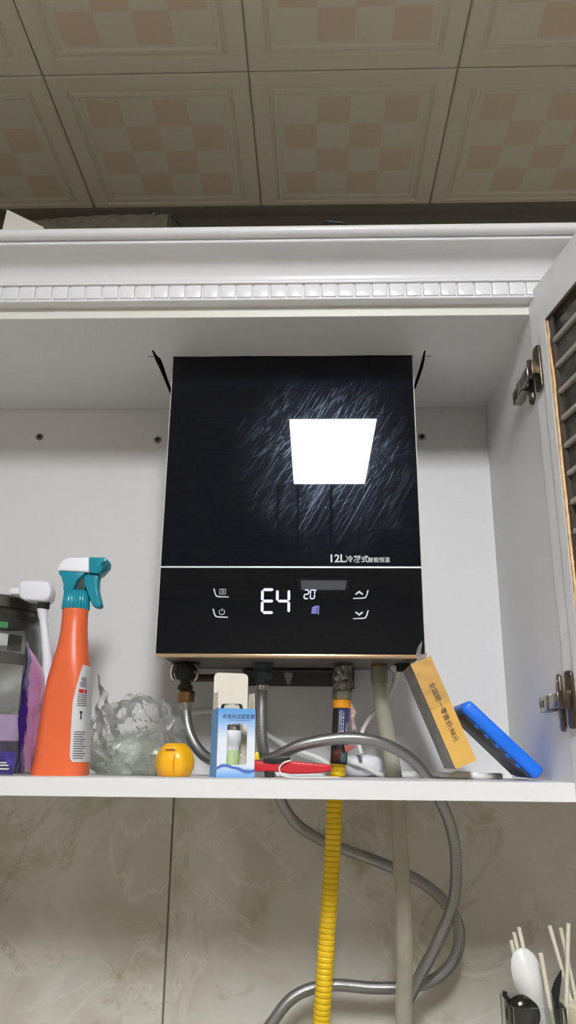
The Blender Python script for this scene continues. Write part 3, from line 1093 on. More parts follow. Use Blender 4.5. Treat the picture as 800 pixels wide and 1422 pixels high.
MB().lathe([(0.0095, 0.118), (0.0095, 0.127)], (-0.0715, 0.19, 0), 20).build('collar', TEALB, fb)

# gas line: taped union, nut, orange ring, printed sleeve, yellow corrugated hose
gs = thing('gas_hose', 'yellow corrugated gas hose with taped union under the heater', 'hose', (0.0385, 0.186, 0.14))
gtop = Vector((0.0385, 0.186, 0))
fo = MB()
rs = []
random.seed(5)
for k in range(13):
    z = 0.1440 - k * 0.0027
    rs.append([gtop + Vector(((0.0132 + 0.0022 * mnoise.noise(Vector((math.cos(a) * 2.5, math.sin(a) * 2.5, k * 0.8)))) * math.cos(a),
                              (0.0132 + 0.0022 * mnoise.noise(Vector((math.cos(a) * 2.5, math.sin(a) * 2.5, k * 0.8)))) * math.sin(a), z)) for a in [2 * PI * j / 28 for j in range(28)]])
fo.rings(rs).build('tape_wrap', FOIL, gs)
fl = MB()
rs = []
for k in range(9):
    z = 0.1440 - k * 0.0037
    rs.append([gtop + Vector((0.0105 + 0.0058 * math.cos(a), 0.006 + 0.006 * math.sin(a), z)) for a in [2 * PI * j / 10 for j in range(10)]])
fl.rings(rs).build('black_tape_lump', BLACKP, gs)
MB().lathe([(0.0120, 0.0990), (0.0138, 0.1005), (0.0138, 0.1110), (0.0120, 0.1125)], (0.0372, 0.186, 0), 6).build('hex_nut', NUTG, gs, bevel=0.0008)
MB().lathe([(0.0118, 0.0880), (0.0124, 0.0885), (0.0124, 0.0985), (0.0118, 0.0990)], (0.0362, 0.186, 0), 28).build('clamp_ring', ORANGER, gs)
MB().tube([(0.0360, 0.186, 0.0885), (0.0345, 0.186, 0.060), (0.0325, 0.186, 0.030), (0.0315, 0.186, 0.0165)], 0.0113, 24).build('printed_sleeve', BLACKP, gs)
# navy label wrapped on the sleeve with white lettering, then a torn end hanging free


def sleeve_pt(a, z, off):
    f = (z - 0.0165) / 0.072
    return Vector((0.0315 + 0.0045 * f + (0.0113 + off) * math.cos(a), 0.186 + (0.0113 + off) * math.sin(a), z))


def wrap(a0, a1, z0, z1, off, name, mat, parent, n=8, m=6, jag=0.0):
    mb = MB()
    mb.rings([[sleeve_pt(R(a0 + (a1 - a0) * j / n), z0 + (z1 - z0) * i / m + jag * math.sin(j * 2.3) * (i in (0, m)), off) for j in range(n + 1)] for i in range(m + 1)], cap=False, closed=False)
    return mb.build(name, mat, parent)


nl = wrap(-108, -20, 0.040, 0.0865, 0.0004, 'sleeve_label', plain('navy_label', (60, 68, 112), 0.35, var=0.15, nscale=120), gs, jag=0.0015)
random.seed(11)
for col_ in (-98, -86, -74, -52, -40):
    z = 0.0425
    while z < 0.074 + (0.008 if col_ < -60 else -0.008):
        h_ = random.uniform(0.0018, 0.0042)
        wrap(col_ - 3.5, col_ + 3.5 - random.uniform(0, 3), z, z + h_, 0.0007, 'label_print', LABELM, nl, 2, 1)
        z += h_ + random.uniform(0.0007, 0.0016)
wrap(-130, -70, 0.0205, 0.034, 0.0004, 'sleeve_label', plain('brown_label', (112, 60, 52), 0.4, var=0.4, nscale=200), gs, jag=0.002)
wrap(-80, -40, 0.019, 0.030, 0.0006, 'sleeve_label', plain('teal_label', (120, 160, 166), 0.4, var=0.3, nscale=160), gs, jag=0.002)


def flag(pts, mat):
    k = len(pts)
    mb = MB()
    mb.add(pts + [p + Vector((0.0001, 0.0006, 0)) for p in pts], [tuple(range(k)), tuple(range(2 * k - 1, k - 1, -1))] + [(i, k + i, k + (i + 1) % k, (i + 1) % k) for i in range(k)])
    mb.build('torn_label', mat, gs)


flag([A(487, 975, .182), A(491, 982, .178), A(495, 989, .176), A(491, 998, .177), A(495, 1013, .176), A(489, 1014, .180), A(488, 1000, .181)], plain('faded_pink_print', (216, 186, 176), 0.45, var=0.4, nscale=220))
flag([A(478, 1034, .1735), A(496, 1036, .172), A(488, 1041, .172), A(480, 1046, .173)], plain('red_brown_print', (170, 84, 74), 0.45, var=0.3, nscale=150))
gp = [(0.0315, .186, .020), (0.0300, .186, .004), A(465, 1107, .186), A(463, 1160, .184), A(459, 1230, .184), A(454, 1300, .186), A(449, 1380, .19), A(446, 1425, .195), (0.004, .20, -0.35), (0.002, .2, CTR + 0.001)]
path = resample(spline(gp, 16), 0.0008)
MB().tube(path, 0.0102, 20, rf=lambda L, i: 0.0106 - 0.0015 * max(0.0, math.cos(2 * PI * L / 0.0064)) ** 3).build('corrugated_hose', YELHOSE, gs, angle=80)

# condensate drain
dr_ = thing('drain_pipe', 'translucent cream plastic drain tube running down from heater', 'pipe', (0.0885, 0.19, 0.14))
dpth = [(0.0885, .190, .1420), A(527, 945, .190), A(531, 980, .190), A(539, 1025, .192), A(548, 1078, .196), A(552, 1110, .19), A(556, 1180, .182), A(560, 1250, .178), A(562, 1330, .178), A(561, 1422, .18), (0.110, .184, -0.36), (0.108, .19, CTR + 0.001)]
MB().tube(resample(spline(dpth, 12), 0.006), 0.0102, 20).build('tube', DRAINM, dr_)
MB().tube([(0.0885, .190, .1445), (0.0886, .190, .136), (0.0890, .190, .1225)], 0.0118, 20).build('collar', DRAINM, dr_)

# power lead of the heater, adapter, and the white cord lying on the shelf
pcp = [A(553, 925, .205), A(551, 937, .208), A(545, 956, .212), A(533, 977, .220), A(517, 992, .224), A(504, 1014, .222), A(499, 1034, .218), A(502, 1048, .21)]
pc = MB().tube(resample(spline(pcp, 10), 0.005), 0.0031, 12).build('power_cord', CABLE, ht)
q0, q1 = A(553, 922, .205), A(547, 951, .211)
MB().tube([q0.lerp(q1, k / 12) for k in range(13)], 0.005, 14, rf=lambda L, i: 0.0062 - 0.0002 * i - (0.0011 if i % 2 else 0)).build('strain_relief', CABLE, pc)
MB().lathe([(0.014, 0.1475), (0.014, 0.1445), (0.010, 0.1405), (0.006, 0.139)], (0.118, 0.205, 0), 20).build('grommet', WPLAST, pc)
ad = thing('power_adapter', 'rounded white plug adapter lying on the shelf behind the gas hose', 'adapter', (0.062, 0.235, 0.0))
rs = []
for k, (xx, sc_) in enumerate(((0.040, 0.6), (0.042, 0.85), (0.047, 1.0), (0.075, 1.0), (0.088, 0.86), (0.093, 0.6))):
    ring = []
    for j in range(24):
        a = 2 * PI * j / 24
        ring.append(Vector((xx, 0.242 + 0.016 * sc_ * math.copysign(abs(math.cos(a)) ** 0.7, math.cos(a)), 0.0145 + 0.0145 * sc_ * math.copysign(abs(math.sin(a)) ** 0.7, math.sin(a)))))
    rs.append(ring)
MB().rings(rs).build('adapter_body', WPLAST, ad)
MB().tube(resample(spline([(0.042, .242, .020), (0.050, .222, .0185), (0.070, .222, .012), (0.088, .224, .0035), (0.12, .222, .0032), (0.135, .215, .0032)], 8), 0.005), 0.0030, 10).build('lead', CABLE, ad)
wc = thing('extension_cord', 'thick white cord lying along the shelf under the ochre box', 'cord', (0.15, 0.13, 0.0))
MB().tube(resample(spline([(0.060, .262, .0039), (0.11, .25, .0039), (0.155, .225, .0039), (0.158, .19, .0039), (0.168, .150, .0039), (0.205, .140, .0039), (0.236, .15, .0039)], 10), 0.006), 0.0038, 14).build('cable', CABLE, wc)
MB().tube([(0.176, .1465, .0047), (0.180, .1450, .0047), (0.200, .1405, .0047), (0.204, .1400, .0047)], 0.0046, 14).build('cable_sheath', WPLAST, wc)
wt = thing('white_tube', 'thin white cable running along the back panel behind the blue carton', 'cord', (-0.15, 0.25, 0.05))
MB().tube(resample(spline([A(205, 1012, .262), A(235, 998, .262), A(262, 990, .262), A(300, 987, .262), A(340, 1003, .262), A(378, 1024, .262), A(405, 1040, .262), A(440, 1052, .262), (0.035, .255, .006)], 10), 0.006), 0.0042, 12).build('cable', CABLE, wt)

# ================================================================== SPRAY BOTTLE
sb = thing('spray_bottle', 'orange spray bottle with teal and white trigger head', 'spray bottle', (-0.31, 0.1, 0))
prof_px = [(1076, 47, 120), (1073, 46, 121), (1055, 51, 121.5), (1010, 58, 122.5), (965, 65, 123.5), (940, 70, 124.5), (922, 75, 124), (900, 81, 122), (880, 84.5, 121), (860, 86.5, 121.5), (846, 87.5, 122.5)]
LV = []
for y, xl, xr in prof_px:
    a, b = at(xl, y, 0.1), at(xr, y, 0.1)
    LV.append(((a.z + b.z) / 2, (a.x + b.x) / 2, (b.x - a.x) / 2))
z0b = LV[0][0]
LV = [(max(0, z - z0b), cx, hw) for z, cx, hw in LV]


def interp(z):
    for (za, ca, wa), (zb, cb, wb_) in zip(LV, LV[1:]):
        if z <= zb:
            t = (z - za) / max(1e-9, zb - za)
            return ca + (cb - ca) * t, wa + (wb_ - wa) * t
    return LV[-1][1], LV[-1][2]


def bottle_pt(th, z, off=0.0):
    cx, hw = interp(z)
    ztop = LV[-1][0]
    k = min(1, max(0, (z - 0.10) / 0.09))
    e = 0.55 + 0.45 * k          # boxy body, round neck
    # section: a box turned so one broad face looks right of the camera
    c_, s_ = math.cos(th), math.sin(th)
    dx = math.copysign(abs(c_) ** e, c_)
    dy = math.copysign(abs(s_) ** e, s_)
    hd = (0.026 * (1 - k) + hw * k)
    p = Vector((dx * (hw + off), dy * (hd + off), 0))
    return Vector((cx + p.x, 0.1 + p.y, z))


zs = []
ztop = LV[-1][0]
n = 48
for k in range(n + 1):
    zs.append(ztop * k / n)
MB().rings([[bottle_pt(2 * PI * j / 48, z) for j in range(48)] for z in zs]).build('bottle', ORANGE, sb, angle=50)
# label patch wrapped on the right front corner of the body
zlo, zhi = 0.016, 0.132
rows, cs = 26, 14
g = []
for i in range(rows + 1):
    f = i / rows
    z = zlo + (zhi - zlo) * f
    sh = 0.0
    if f > 0.55:
        sh = 34 * ((f - 0.55) / 0.45) ** 1.8
    if f < 0.06:
        sh = 8 * (1 - f / 0.06) ** 2
    g.append([bottle_pt(R(-72 + sh + (98 - sh) * j / cs), z, 0.0006) for j in range(cs + 1)])
lb = MB()
lb.rings(g, cap=False, closed=False)
lbl = lb.build('label', LABELM, sb)
# print on the label: small text rows, red headline, pictogram
for i, (f, th0, th1, hh, m_) in enumerate([(0.72, -54, -30, 0.005, REDPR), (0.72, -26, -12, 0.005, REDPR)] + [(0.86 - 0.018 * k, -50 + 6 * (k < 3), -18, 0.0009, INK) for k in range(6)] +
                                         [(0.68 - 0.022 * k, -58, -14, 0.0009, INK) for k in range(6)] + [(0.30 - 0.024 * k, -64, -14 - 6 * (k % 3), 0.0010, INK) for k in range(12)] +
                                         [(0.47, -44, -38, 0.010, INK), (0.50, -47, -35, 0.003, INK)]):
    z = zlo + (zhi - zlo) * f
    mb = MB()
    mb.rings([[bottle_pt(R(th0 + (th1 - th0) * j / 6), z + dz, 0.0009) for j in range(7)] for dz in (-hh / 2, hh / 2)], cap=False, closed=False)
    mb.build('label_print', m_, lbl)
pk = at(105, 868, 0.072)
cx, hw = interp(ztop)
rs = []
for z, dr2 in ((ztop - 0.0005, 0.0), (ztop + 0.001, 0.0008), (ztop + 0.0225, -0.0005), (ztop + 0.024, -0.003)):
    rs.append([Vector((cx + (hw + dr2 + 0.0007 * math.cos(26 * a)) * math.cos(a), 0.1 + (hw + dr2 + 0.0007 * math.cos(26 * a)) * math.sin(a), z)) for a in [2 * PI * j / 104 for j in range(104)]])
MB().rings(rs).build('collar', TEAL, sb, angle=60)


def opx(pts, Y=0.1):
    r = []
    for x, y in pts:
        q = at(x, y, Y)
        r.append((q.x, q.z - z0b))
    return r


MB().prism(opx([(91, 823), (91, 812), (88, 802), (84, 798), (88, 793), (122, 796), (119, 800), (110, 808), (104, 823)]), 0.089, 0.111).build('sprayer_body', TEAL, sb, bevel=0.002)
MB().prism(opx([(83.5, 797), (86, 789), (91, 780), (99, 777), (127, 776), (127, 797), (88, 794.5)]), 0.0865, 0.1135).build('shroud', WPLAST, sb, bevel=0.003, bseg=3)
nz = MB().prism(opx([(127, 776), (150, 776.5), (152, 780), (151, 788), (141, 799), (127, 797.5)]), 0.0865, 0.1135).build('nozzle', TEAL, sb, bevel=0.0022)
q = at(145, 783, 0.0865)
MB().lathe([(0.0042, 0.0), (0.0042, 0.0012), (0.0026, 0.0014), (0.0026, 0.0004), (0.0002, 0.0004)], (q.x, 0.0867, q.z - z0b), 16, 'Y').build('nozzle_mark', plain('dark_teal', (10, 96, 112), 0.3), nz)
MB().prism(opx([(118, 800), (130, 797), (140, 799), (138, 806), (138, 820), (143, 842), (138, 845), (131, 843), (124, 826), (119, 812)]), 0.0915, 0.1085).build('trigger', TEAL, sb, bevel=0.003, bseg=3)
MB().prism(opx([(104, 823), (110, 808), (119, 800), (121, 812), (119, 823)]), 0.094, 0.106).build('pump_cylinder', plain('dark_teal2', (58, 74, 76), 0.4), sb, bevel=0.001)

# ================================================================== LEFT END: jar, pouch, pump
jr = thing('glass_jar', 'clear glass storage jar with dark lid behind the printed pouch', 'jar', (-0.462, 0.2, 0))
jx, jy, jr_ = -0.462, 0.205, 0.066
MB().lathe([(0.060, 0.0), (jr_, 0.006), (jr_, 0.185), (0.062, 0.198), (0.060, 0.203), (0.064, 0.206), (0.066, 0.211), (0.064, 0.216), (0.060, 0.218), (0.0585, 0.216)], (jx, jy, 0), 48, cap=False).build('jar_wall', GLASS, jr)
MB().lathe([(0.0565, 0.205), (0.0600, 0.2185), (0.0655, 0.2190), (0.0655, 0.2330), (0.062, 0.2360), (0.02, 0.2370)], (jx, jy, 0), 40).build('lid', LIDM, jr)
MB().lathe([(0.0655, 0.0415), (0.0668, 0.042), (0.0668, 0.075), (0.0655, 0.0755)], (jx, jy, 0), 40, cap=False).build('lilac_band', LILAC, jr)
MB().lathe([(0.055, 0.0062), (0.0618, 0.0085), (0.0618, 0.041), (0.061, 0.0413)], (jx, jy, 0), 40).build('purple_filling', PURPLE, jr)
# patched paper label high on the jar
for a0, a1, za, zb, m_ in ((-100, -62, 0.166, 0.182, REDPR), (-62, -48, 0.166, 0.182, LABELM), (-48, -28, 0.160, 0.182, BLACKP), (-95, -50, 0.190, 0.198, plain('green_print', (60, 150, 90), 0.5)), (-110, -20, 0.142, 0.158, LIDM)):
    mb = MB()
    mb.rings([[Vector((jx + 0.0624 * math.cos(R(a0 + (a1 - a0) * j / 8)), jy + 0.0624 * math.sin(R(a0 + (a1 - a0) * j / 8)), z)) for j in range(9)] for z in (za, zb)], cap=False, closed=False)
    mb.build('jar_label', m_, jr)

po = thing('plastic_pouch', 'clear plastic pouch printed blue and pink leaning beside the orange bottle', 'pouch', (-0.42, 0.095, 0))


def wob(v, s=30, a=0.004):
    return Vector((mnoise.noise(v * s), mnoise.noise(v * s + Vector((7, 1, 3))), 0)) * a


side = []
for k in range(19):
    f = k / 18
    z = 0.004 + 0.156 * f
    row = []
    for j in range(9):
        g_ = j / 8
        xf, yf = -0.3535 - 0.006 * f, 0.066
        xb, yb = -0.3540 + 0.004 * math.sin(f * PI), 0.128
        zz = z * (1 - 0.20 * g_ * f)
        v = Vector((xf + (xb - xf) * g_ + 0.003 * math.sin(g_ * PI) * (1 - f), yf + (yb - yf) * g_, zz))
        row.append(v + wob(v, 42, 0.005))
    side.append(row)
mb = MB()
mb.rings(side, cap=False, closed=False)
mb.rings([[p + Vector((-0.0012, 0, 0)) for p in r] for r in side], cap=False, closed=False)
mb.build('printed_gusset', POUCH, po, origin=(-0.354, 0.097, 0.08), angle=80)
mb = MB()
fr_ = []
for k in range(19):
    f = k / 18
    z = 0.004 + 0.150 * f
    row = []
    for j in range(15):
        g_ = j / 14
        v = Vector((-0.52 + (0.52 - 0.3545 - 0.006 * f) * g_, 0.064, z))
        w_ = wob(v, 30, 0.003)
        row.append(v + Vector((0, w_.y, 0)) * (1 - g_ ** 8) + (wob(side[k][0], 42, 0.005) if j == 14 else Vector()))
    fr_.append(row)
mb.rings(fr_, cap=False, closed=False)
mb.build('clear_front', FILM, po, angle=80)
mb = MB()
bt = []
for k in range(5):
    z = 0.001 + 0.026 * k / 4
    bt.append([Vector((-0.52 + 0.1640 * j / 14, 0.0625 + 0.002 * math.sin(j * 1.7 + k), z)) for j in range(15)])
mb.rings(bt, cap=False, closed=False)
mb.rings([[p + Vector((0, 0.001, 0)) for p in r] for r in bt], cap=False, closed=False)
pbn = mb.build('printed_hem', BLUEPR, po, angle=80)
for xa, za, ww in ((-0.3745, 0.0105, 0.012), (-0.3755, 0.0065, 0.014), (-0.3725, 0.0135, 0.007)):
    MB().box(xa, xa + ww, 0.0590, 0.0605, za, za + 0.0018).build('white_print', LABELM, pbn, bevel=0.0003, bseg=1)
MB().prism([(-0.3555, 0.001), (-0.3380, 0.001), (-0.3470, 0.018), (-0.3540, 0.030)], 0.070, 0.0715).build('clear_corner', FILM, po)

pu = thing('pump_dispenser', 'white plastic pump dispenser head with slim neck behind the pouch', 'dispenser', (-0.365, 0.138, 0))
PY = 0.138


def pq(pts):
    return [(at(x, y, PY).x, at(x, y, PY).z) for x, y in pts]


MB().prism(pq([(31, 833), (30, 815), (34, 809), (60, 808.5), (72, 811), (75, 822), (73, 832), (68, 838), (40, 836)]), PY - 0.013, PY + 0.013).build('pump_head', WPLAST, pu, bevel=0.0035, bseg=3)
MB().prism(pq([(15, 826), (15, 817.5), (32, 816), (32, 827)]), PY - 0.006, PY + 0.006).build('nozzle', WPLAST, pu, bevel=0.002)
p = at(60.5, 842, PY)
MB().lathe([(0.0075, -0.004), (0.0082, -0.003), (0.0082, 0.004), (0.0072, 0.005)], p, 20).build('seal_ring', BLACKP, pu)
a, b = at(59, 845, PY), at(60, 861, PY)
MB().tube([a, a.lerp(b, 0.5), b], 0.0066, 18, rf=lambda L, i: (0.0072, 0.0066, 0.0052)[i]).build('collar', WPLAST, pu)
c_ = at(66, 915, PY)
MB().tube([b, b.lerp(c_, 0.5), c_, Vector((c_.x + 0.004, PY, 0.07)), Vector((c_.x + 0.005, PY, 0.0))], 0.005, 18, rf=lambda L, i: (0.0050, 0.0056, 0.0064, 0.0068, 0.0075)[i]).build('stem', WPLAST, pu)

# ================================================================== CRUMPLED BAG, YELLOW CONTAINER


def crumple(c, rad, sub, amp, sc, seed, flat=True):
    bm = bmesh.new()
    bmesh.ops.create_icosphere(bm, subdivisions=sub, radius=1)
    sd = Vector((seed, seed * 1.7, seed * 0.3))
    mb = MB()
    vs = []
    for v in bm.verts:
        d = v.co.normalized()
        q = d * sc + sd
        rdg = 1 - 2.2 * abs(mnoise.noise(q)) + 0.7 * (0.5 - abs(mnoise.noise(q * 2.3))) + 0.35 * (0.5 - abs(mnoise.noise(q * 5.1)))
        r = 1 + amp * (rdg - 0.5)
        p = Vector((d.x * rad[0] * r, d.y * rad[1] * r, d.z * rad[2] * r)) + Vector(c)
        if flat and p.z < 0.0012:
            p.z = 0.0012
        vs.append(p)
    mb.add(vs, [[v.index for v in f.verts] for f in bm.faces])
    bm.free()
    return mb


cb = thing('crumpled_plastic_bag', 'crumpled clear plastic bag lying between orange bottle and yellow container', 'plastic bag', (-0.235, 0.16, 0))
crumple((-0.2330, 0.156, 0.042), (0.055, 0.042, 0.052), 5, 0.26, 1.5, 3.3).build('bag_film', BAGFILM, cb, angle=22)
crumple((-0.2360, 0.158, 0.024), (0.052, 0.036, 0.026), 5, 0.30, 1.6, 8.1).build('inner_layer', BAGIN, cb, angle=25)
crumple((-0.2000, 0.140, 0.022), (0.026, 0.020, 0.026), 3, 0.45, 3.0, 1.7).build('bag_fold', BAGFILM, cb, smooth=False)
mb = MB()
g = []
for k in range(15):
    f = k / 14
    row = []
    for j in range(11):
        h = j / 10
        v = Vector((-0.290 + 0.045 * h * (1 - 0.45 * f), 0.150 + 0.012 * math.sin(h * 5 + f * 4), 0.010 + f * (0.118 - 0.05 * h)))
        row.append(v + wob(v, 50, 0.010))
    g.append(row)
mb.rings(g, cap=False, closed=False)
mb.build('bag_neck', BAGFILM, cb, angle=40)

yc = thing('yellow_container', 'small rounded yellow plastic container with a slot on the shelf', 'container', (-0.174, 0.118, 0))
rs = []
for z, r in ((0.0, 0.017), (0.0012, 0.0195), (0.010, 0.0232), (0.019, 0.0240), (0.028, 0.0215), (0.034, 0.0170), (0.0385, 0.0125), (0.0395, 0.010)):
    rs.append([Vector((-0.175 + r * (1 + 0.035 * math.cos(6 * a)) * math.cos(a), 0.118 + r * (1 + 0.035 * math.cos(6 * a)) * math.sin(a), z)) for a in [2 * PI * j / 48 for j in range(48)]])
MB().rings(rs).build('container_body', YELLOWC, yc, angle=50)
MB().box(-0.1860, -0.1700, 0.0985, 0.1060, 0.0290, 0.0345).build('slot_frame', YELLOWC, yc, bevel=0.001)
MB().box(-0.1840, -0.1720, 0.0980, 0.0990, 0.0300, 0.0325).build('slot', plain('slot_brown', (150, 90, 20), 0.5), yc)
MB().tube([Vector((-0.172, 0.0945, 0.004)), Vector((-0.172, 0.0938, 0.015)), Vector((-0.172, 0.0955, 0.026))], 0.0007, 6).build('seam', plain('amber_seam', (220, 140, 20), 0.4), yc)

# ================================================================== BLUE CARTON WITH SHOWER FILTER
CA = R(20)
CO = Vector((-0.1165, 0.070, 0.0))
ca = thing('carton', 'open blue and white carton with cut-out window standing on the shelf', 'box', tuple(CO))
cu_, cv_ = Vector((math.cos(CA), math.sin(CA), 0)), Vector((-math.sin(CA), math.cos(CA), 0))
CW, CD, CH = 0.0465, 0.036, 0.0800


def cmap(mb0, mb=None):
    mb = mb or MB()
    mb.add([CO + cu_ * p.x + cv_ * p.y + Vector((0, 0, p.z)) for p in mb0.v], mb0.f)
    mb.mi = list(mb0.mi) if len(mb.f) == len(mb0.f) else mb.mi
    return mb


win = rrect(0.0115, 0.0365, 0.0145, 0.0620, 0.003)
cmap(holed([(0, 0), (CW, 0), (CW, CH), (0, CH)], [win], 0.0, 0.0006, axis='Y')).build('front_panel', CARTON, ca)
cmap(MB().box(0, 0.0006, 0.0006, CD, 0, CH)).build('side_panel', plain('carton_blue_side', (104, 166, 226), 0.4, var=0.05, nscale=20), ca)
cmap(MB().box(CW - 0.0006, CW, 0.0006, CD, 0, CH)).build('side_panel', CARD, ca)
cmap(MB().box(0.0006, CW - 0.0006, CD - 0.0006, CD, 0, CH)).build('back_panel', CARD, ca)
cmap(MB().box(0.0006, CW - 0.0006, 0.0006, CD - 0.0006, 0, 0.0008)).build('base_panel', CARD, ca)
cmap(MB().prism(rrect(0.0010, CW - 0.0010, CH - 0.012, CH + 0.0460, 0.006), CD - 0.0012, CD - 0.0006)).build('lid_flap', CARD, ca)
for x0, x1 in ((0.0001, 0.0007), (CW - 0.0007, CW - 0.0001)):
    cmap(MB().prism([(0.003, CH - 0.001), (CD - 0.004, CH - 0.001), (CD - 0.006, CH + 0.0195), (0.006, CH + 0.0195)], x0, x1, axis='X')).build('dust_flap', CARD, ca)
cmap(MB().box(0.0115, 0.0365, 0.0008, 0.0010, 0.0145, 0.0620)).build('window_film', CLEARF, ca)
Mt = Matrix.Translation(CO) @ Matrix.Rotation(CA, 4, 'Z')
text('水龙头过滤花洒', 0.0058, INKBLUE, ca, Mt @ Matrix.Translation((CW / 2 + 0.002, -0.0002, 0.0685)) @ Matrix.Rotation(PI / 2, 4, 'X'), name='carton_lettering', align='CENTER', weight=0.00008)
cmap(MB().box(0.012, 0.040, -0.0003, 0.0001, 0.0660, 0.0664)).build('carton_rule', INKBLUE, ca)
sf = thing('shower_filter', 'white and pale green tap filter inside the windowed carton', 'filter', tuple(CO + cu_ * 0.021 + cv_ * 0.018 + Vector((0, 0, 0.001))))
fc = CO + cu_ * 0.0205 + cv_ * 0.0165
MB().lathe([(0.0095, 0.0009), (0.0105, 0.002), (0.0112, 0.030), (0.0110, 0.0315)], fc, 28).build('green_cartridge', GREENP, sf)
MB().lathe([(0.0104, 0.0315), (0.0108, 0.034), (0.0112, 0.039), (0.0130, 0.042), (0.0132, 0.053), (0.0122, 0.0545)], fc, 28).build('white_cap', WPLAST, sf)
MB().lathe([(0.0115, 0.0545), (0.0118, 0.0560), (0.0118, 0.0600), (0.0100, 0.0615)], fc, 28).build('metal_ring', CHROME, sf)
MB().lathe([(0.0110, 0.062), (0.0135, 0.070), (0.0140, 0.082), (0.0125, 0.086), (0.006, 0.0870)], fc, 28, cap=False).build('clear_dome', ACRYL, sf)
lp = [fc + cu_ * (0.0105 + 0.0075 * math.sin(R(a))) + Vector((0, 0, 0.016 + 0.010 * math.cos(R(a)))) - cv_ * 0.003 for a in range(0, 181, 15)]
MB().tube(lp, 0.0012, 8).build('handle_loop', WPLAST, sf)

# ================================================================== RED TOOL WITH STRING
rtl = thing('red_tool', 'red plastic handle tool with black clip and white string by the gas hose', 'tool', (-0.02, 0.105, 0.0))
ry = 0.112


def rq(pts):
    return [(at(x, y, ry).x, max(0.0006, at(x, y, ry).z)) for x, y in pts]


MB().prism(rq([(340, 1072), (340, 1060), (356, 1056), (392, 1058), (400, 1056), (440, 1060), (460, 1062), (461, 1071), (440, 1074), (404, 1075), (388, 1072), (360, 1071)]), ry - 0.006, ry + 0.008).build('handle', REDT, rtl, bevel=0.0025, bseg=3)
MB().prism(rq([(366, 1059), (366, 1053.5), (390, 1050.5), (402, 1050.5), (404, 1054), (393, 1060), (380, 1061)]), ry - 0.0075, ry + 0.004).build('black_clip', BLACKP, rtl, bevel=0.001)
for x in (400, 404, 408, 412, 418, 424, 430, 436, 442, 448):
    p = at(x, 1066, ry)
    MB().box(p.x - 0.0007, p.x + 0.0007, ry - 0.0068, ry - 0.0055, p.z - 0.0045, p.z + 0.0048).build('grip_rib', REDT, rtl)
MB().prism(rq([(353, 1056), (353, 1045), (359, 1044), (361, 1055)]), ry - 0.004, ry + 0.004).build('yellow_tip', YELP, rtl, bevel=0.001)
MB().box(at(368, 1070, ry).x, at(381, 1070, ry).x, ry - 0.004, ry + 0.006, 0.0, 0.0085).build('black_foot', BLACKP, rtl, bevel=0.001)
MB().tube(resample(spline([at(404, 1056, .103), at(394, 1059, .102), at(388, 1067, .101), at(392, 1076, .100), Vector((-0.030, .099, .0010)), Vector((0.004, .100, .0010)), Vector((0.030, .106, .0012))], 8), 0.003), 0.00085, 8).build('string', CABLE, rtl)

# ================================================================== OCHRE BOX LEANING ON THE HEATER
b0, b1 = at(633, 1068, 0.088), at(662, 1056, 0.088)
t0 = at(587, 917, 0.088)
ob = thing('ochre_box', 'flat ochre cardboard box in torn film leaning against the heater', 'box', (b0.x, 0.09, 0.0))
ux = Vector((b1.x - b0.x, 0, b1.z - b0.z))
bw = ux.length
ux.normalize()
uz = Vector((-ux.z, 0, ux.x))
BL = (t0 - b0).length * 1.0


def bm_(mb0):
    mb = MB()
    mb.add([b0 + ux * p.x + uz * p.z + Vector((0, p.y, 0)) for p in mb0.v], mb0.f)
    return mb


BY = 0.088
bm_(MB().box(0, bw, 0.0, 0.0006, 0, BL)).build('spine_panel', KRAFT, ob, origin=b0)
bm_(MB().box(0, bw, 0.0006, 0.085, 0, 0.0006)).build('end_panel', KRAFT, ob, origin=b0)
bm_(MB().box(0, bw, 0.0006, 0.085, BL - 0.0006, BL)).build('end_panel', KRAFT, ob, origin=b0)
bm_(MB().box(0, 0.0006, 0.0006, 0.085, 0.0006, BL - 0.0006)).build('face_panel', KRAFTSIDE, ob, origin=b0)
bm_(MB().box(bw - 0.0006, bw, 0.0006, 0.085, 0.0006, BL - 0.0006)).build('face_panel', KRAFT, ob, origin=b0)
bm_(MB().box(0.0006, bw - 0.0006, 0.0844, 0.085, 0.0006, BL - 0.0006)).build('spine_panel', KRAFT, ob, origin=b0)
Mb = Matrix((ux, Vector((0, 1, 0)), uz)).transposed().to_4x4()
Mb.translation = b0
text('全国统一零售价:98元', 0.0082, INK, ob, Mb @ Matrix.Translation((bw * 0.42, -0.0003, BL * 0.78)) @ Matrix.Rotation(PI / 2, 4, 'X') @ Matrix.Rotation(-PI / 2, 4, 'Z'), name='box_lettering', weight=0.00004)
# shrink film: loose sleeve and torn end
g = []
for k in range(16):
    f = k / 15
    row = []
    for j in range(9):
        h = j / 8
        v = Vector((-0.0006 + (bw + 0.0012) * h, -0.0010 - 0.0012 * abs(math.sin(9 * f + 3 * h)), BL * (0.55 + 0.455 * f)))
        row.append(b0 + ux * v.x + uz * v.z + Vector((0, v.y, 0)))
    g.append(row)
MB().rings(g, cap=False, closed=False).build('shrink_film', FILM, ob)
tp0 = b0 + uz * BL + ux * (bw * 0.35)
te = [tp0 + ux * a + uz * c_ + Vector((0, y, 0)) for a, y, c_ in ((0, 0.004, -0.001), (0.012, 0.003, 0.0), (0.016, 0.002, 0.006), (0.008, 0.006, 0.007), (0.017, 0.006, 0.022), (0.010, 0.009, 0.018), (0.003, 0.008, 0.010))]
tf = MB()
tf.add(te, [(0, 1, 2, 3), (0, 3, 6), (6, 3, 4, 5)])
tf.build('torn_film', glassy('torn_film_grey', (0.8, 0.8, 0.8), 1.4, 0.1, 0.4, (0.6, 0.6, 0.6)), ob, smooth=False)

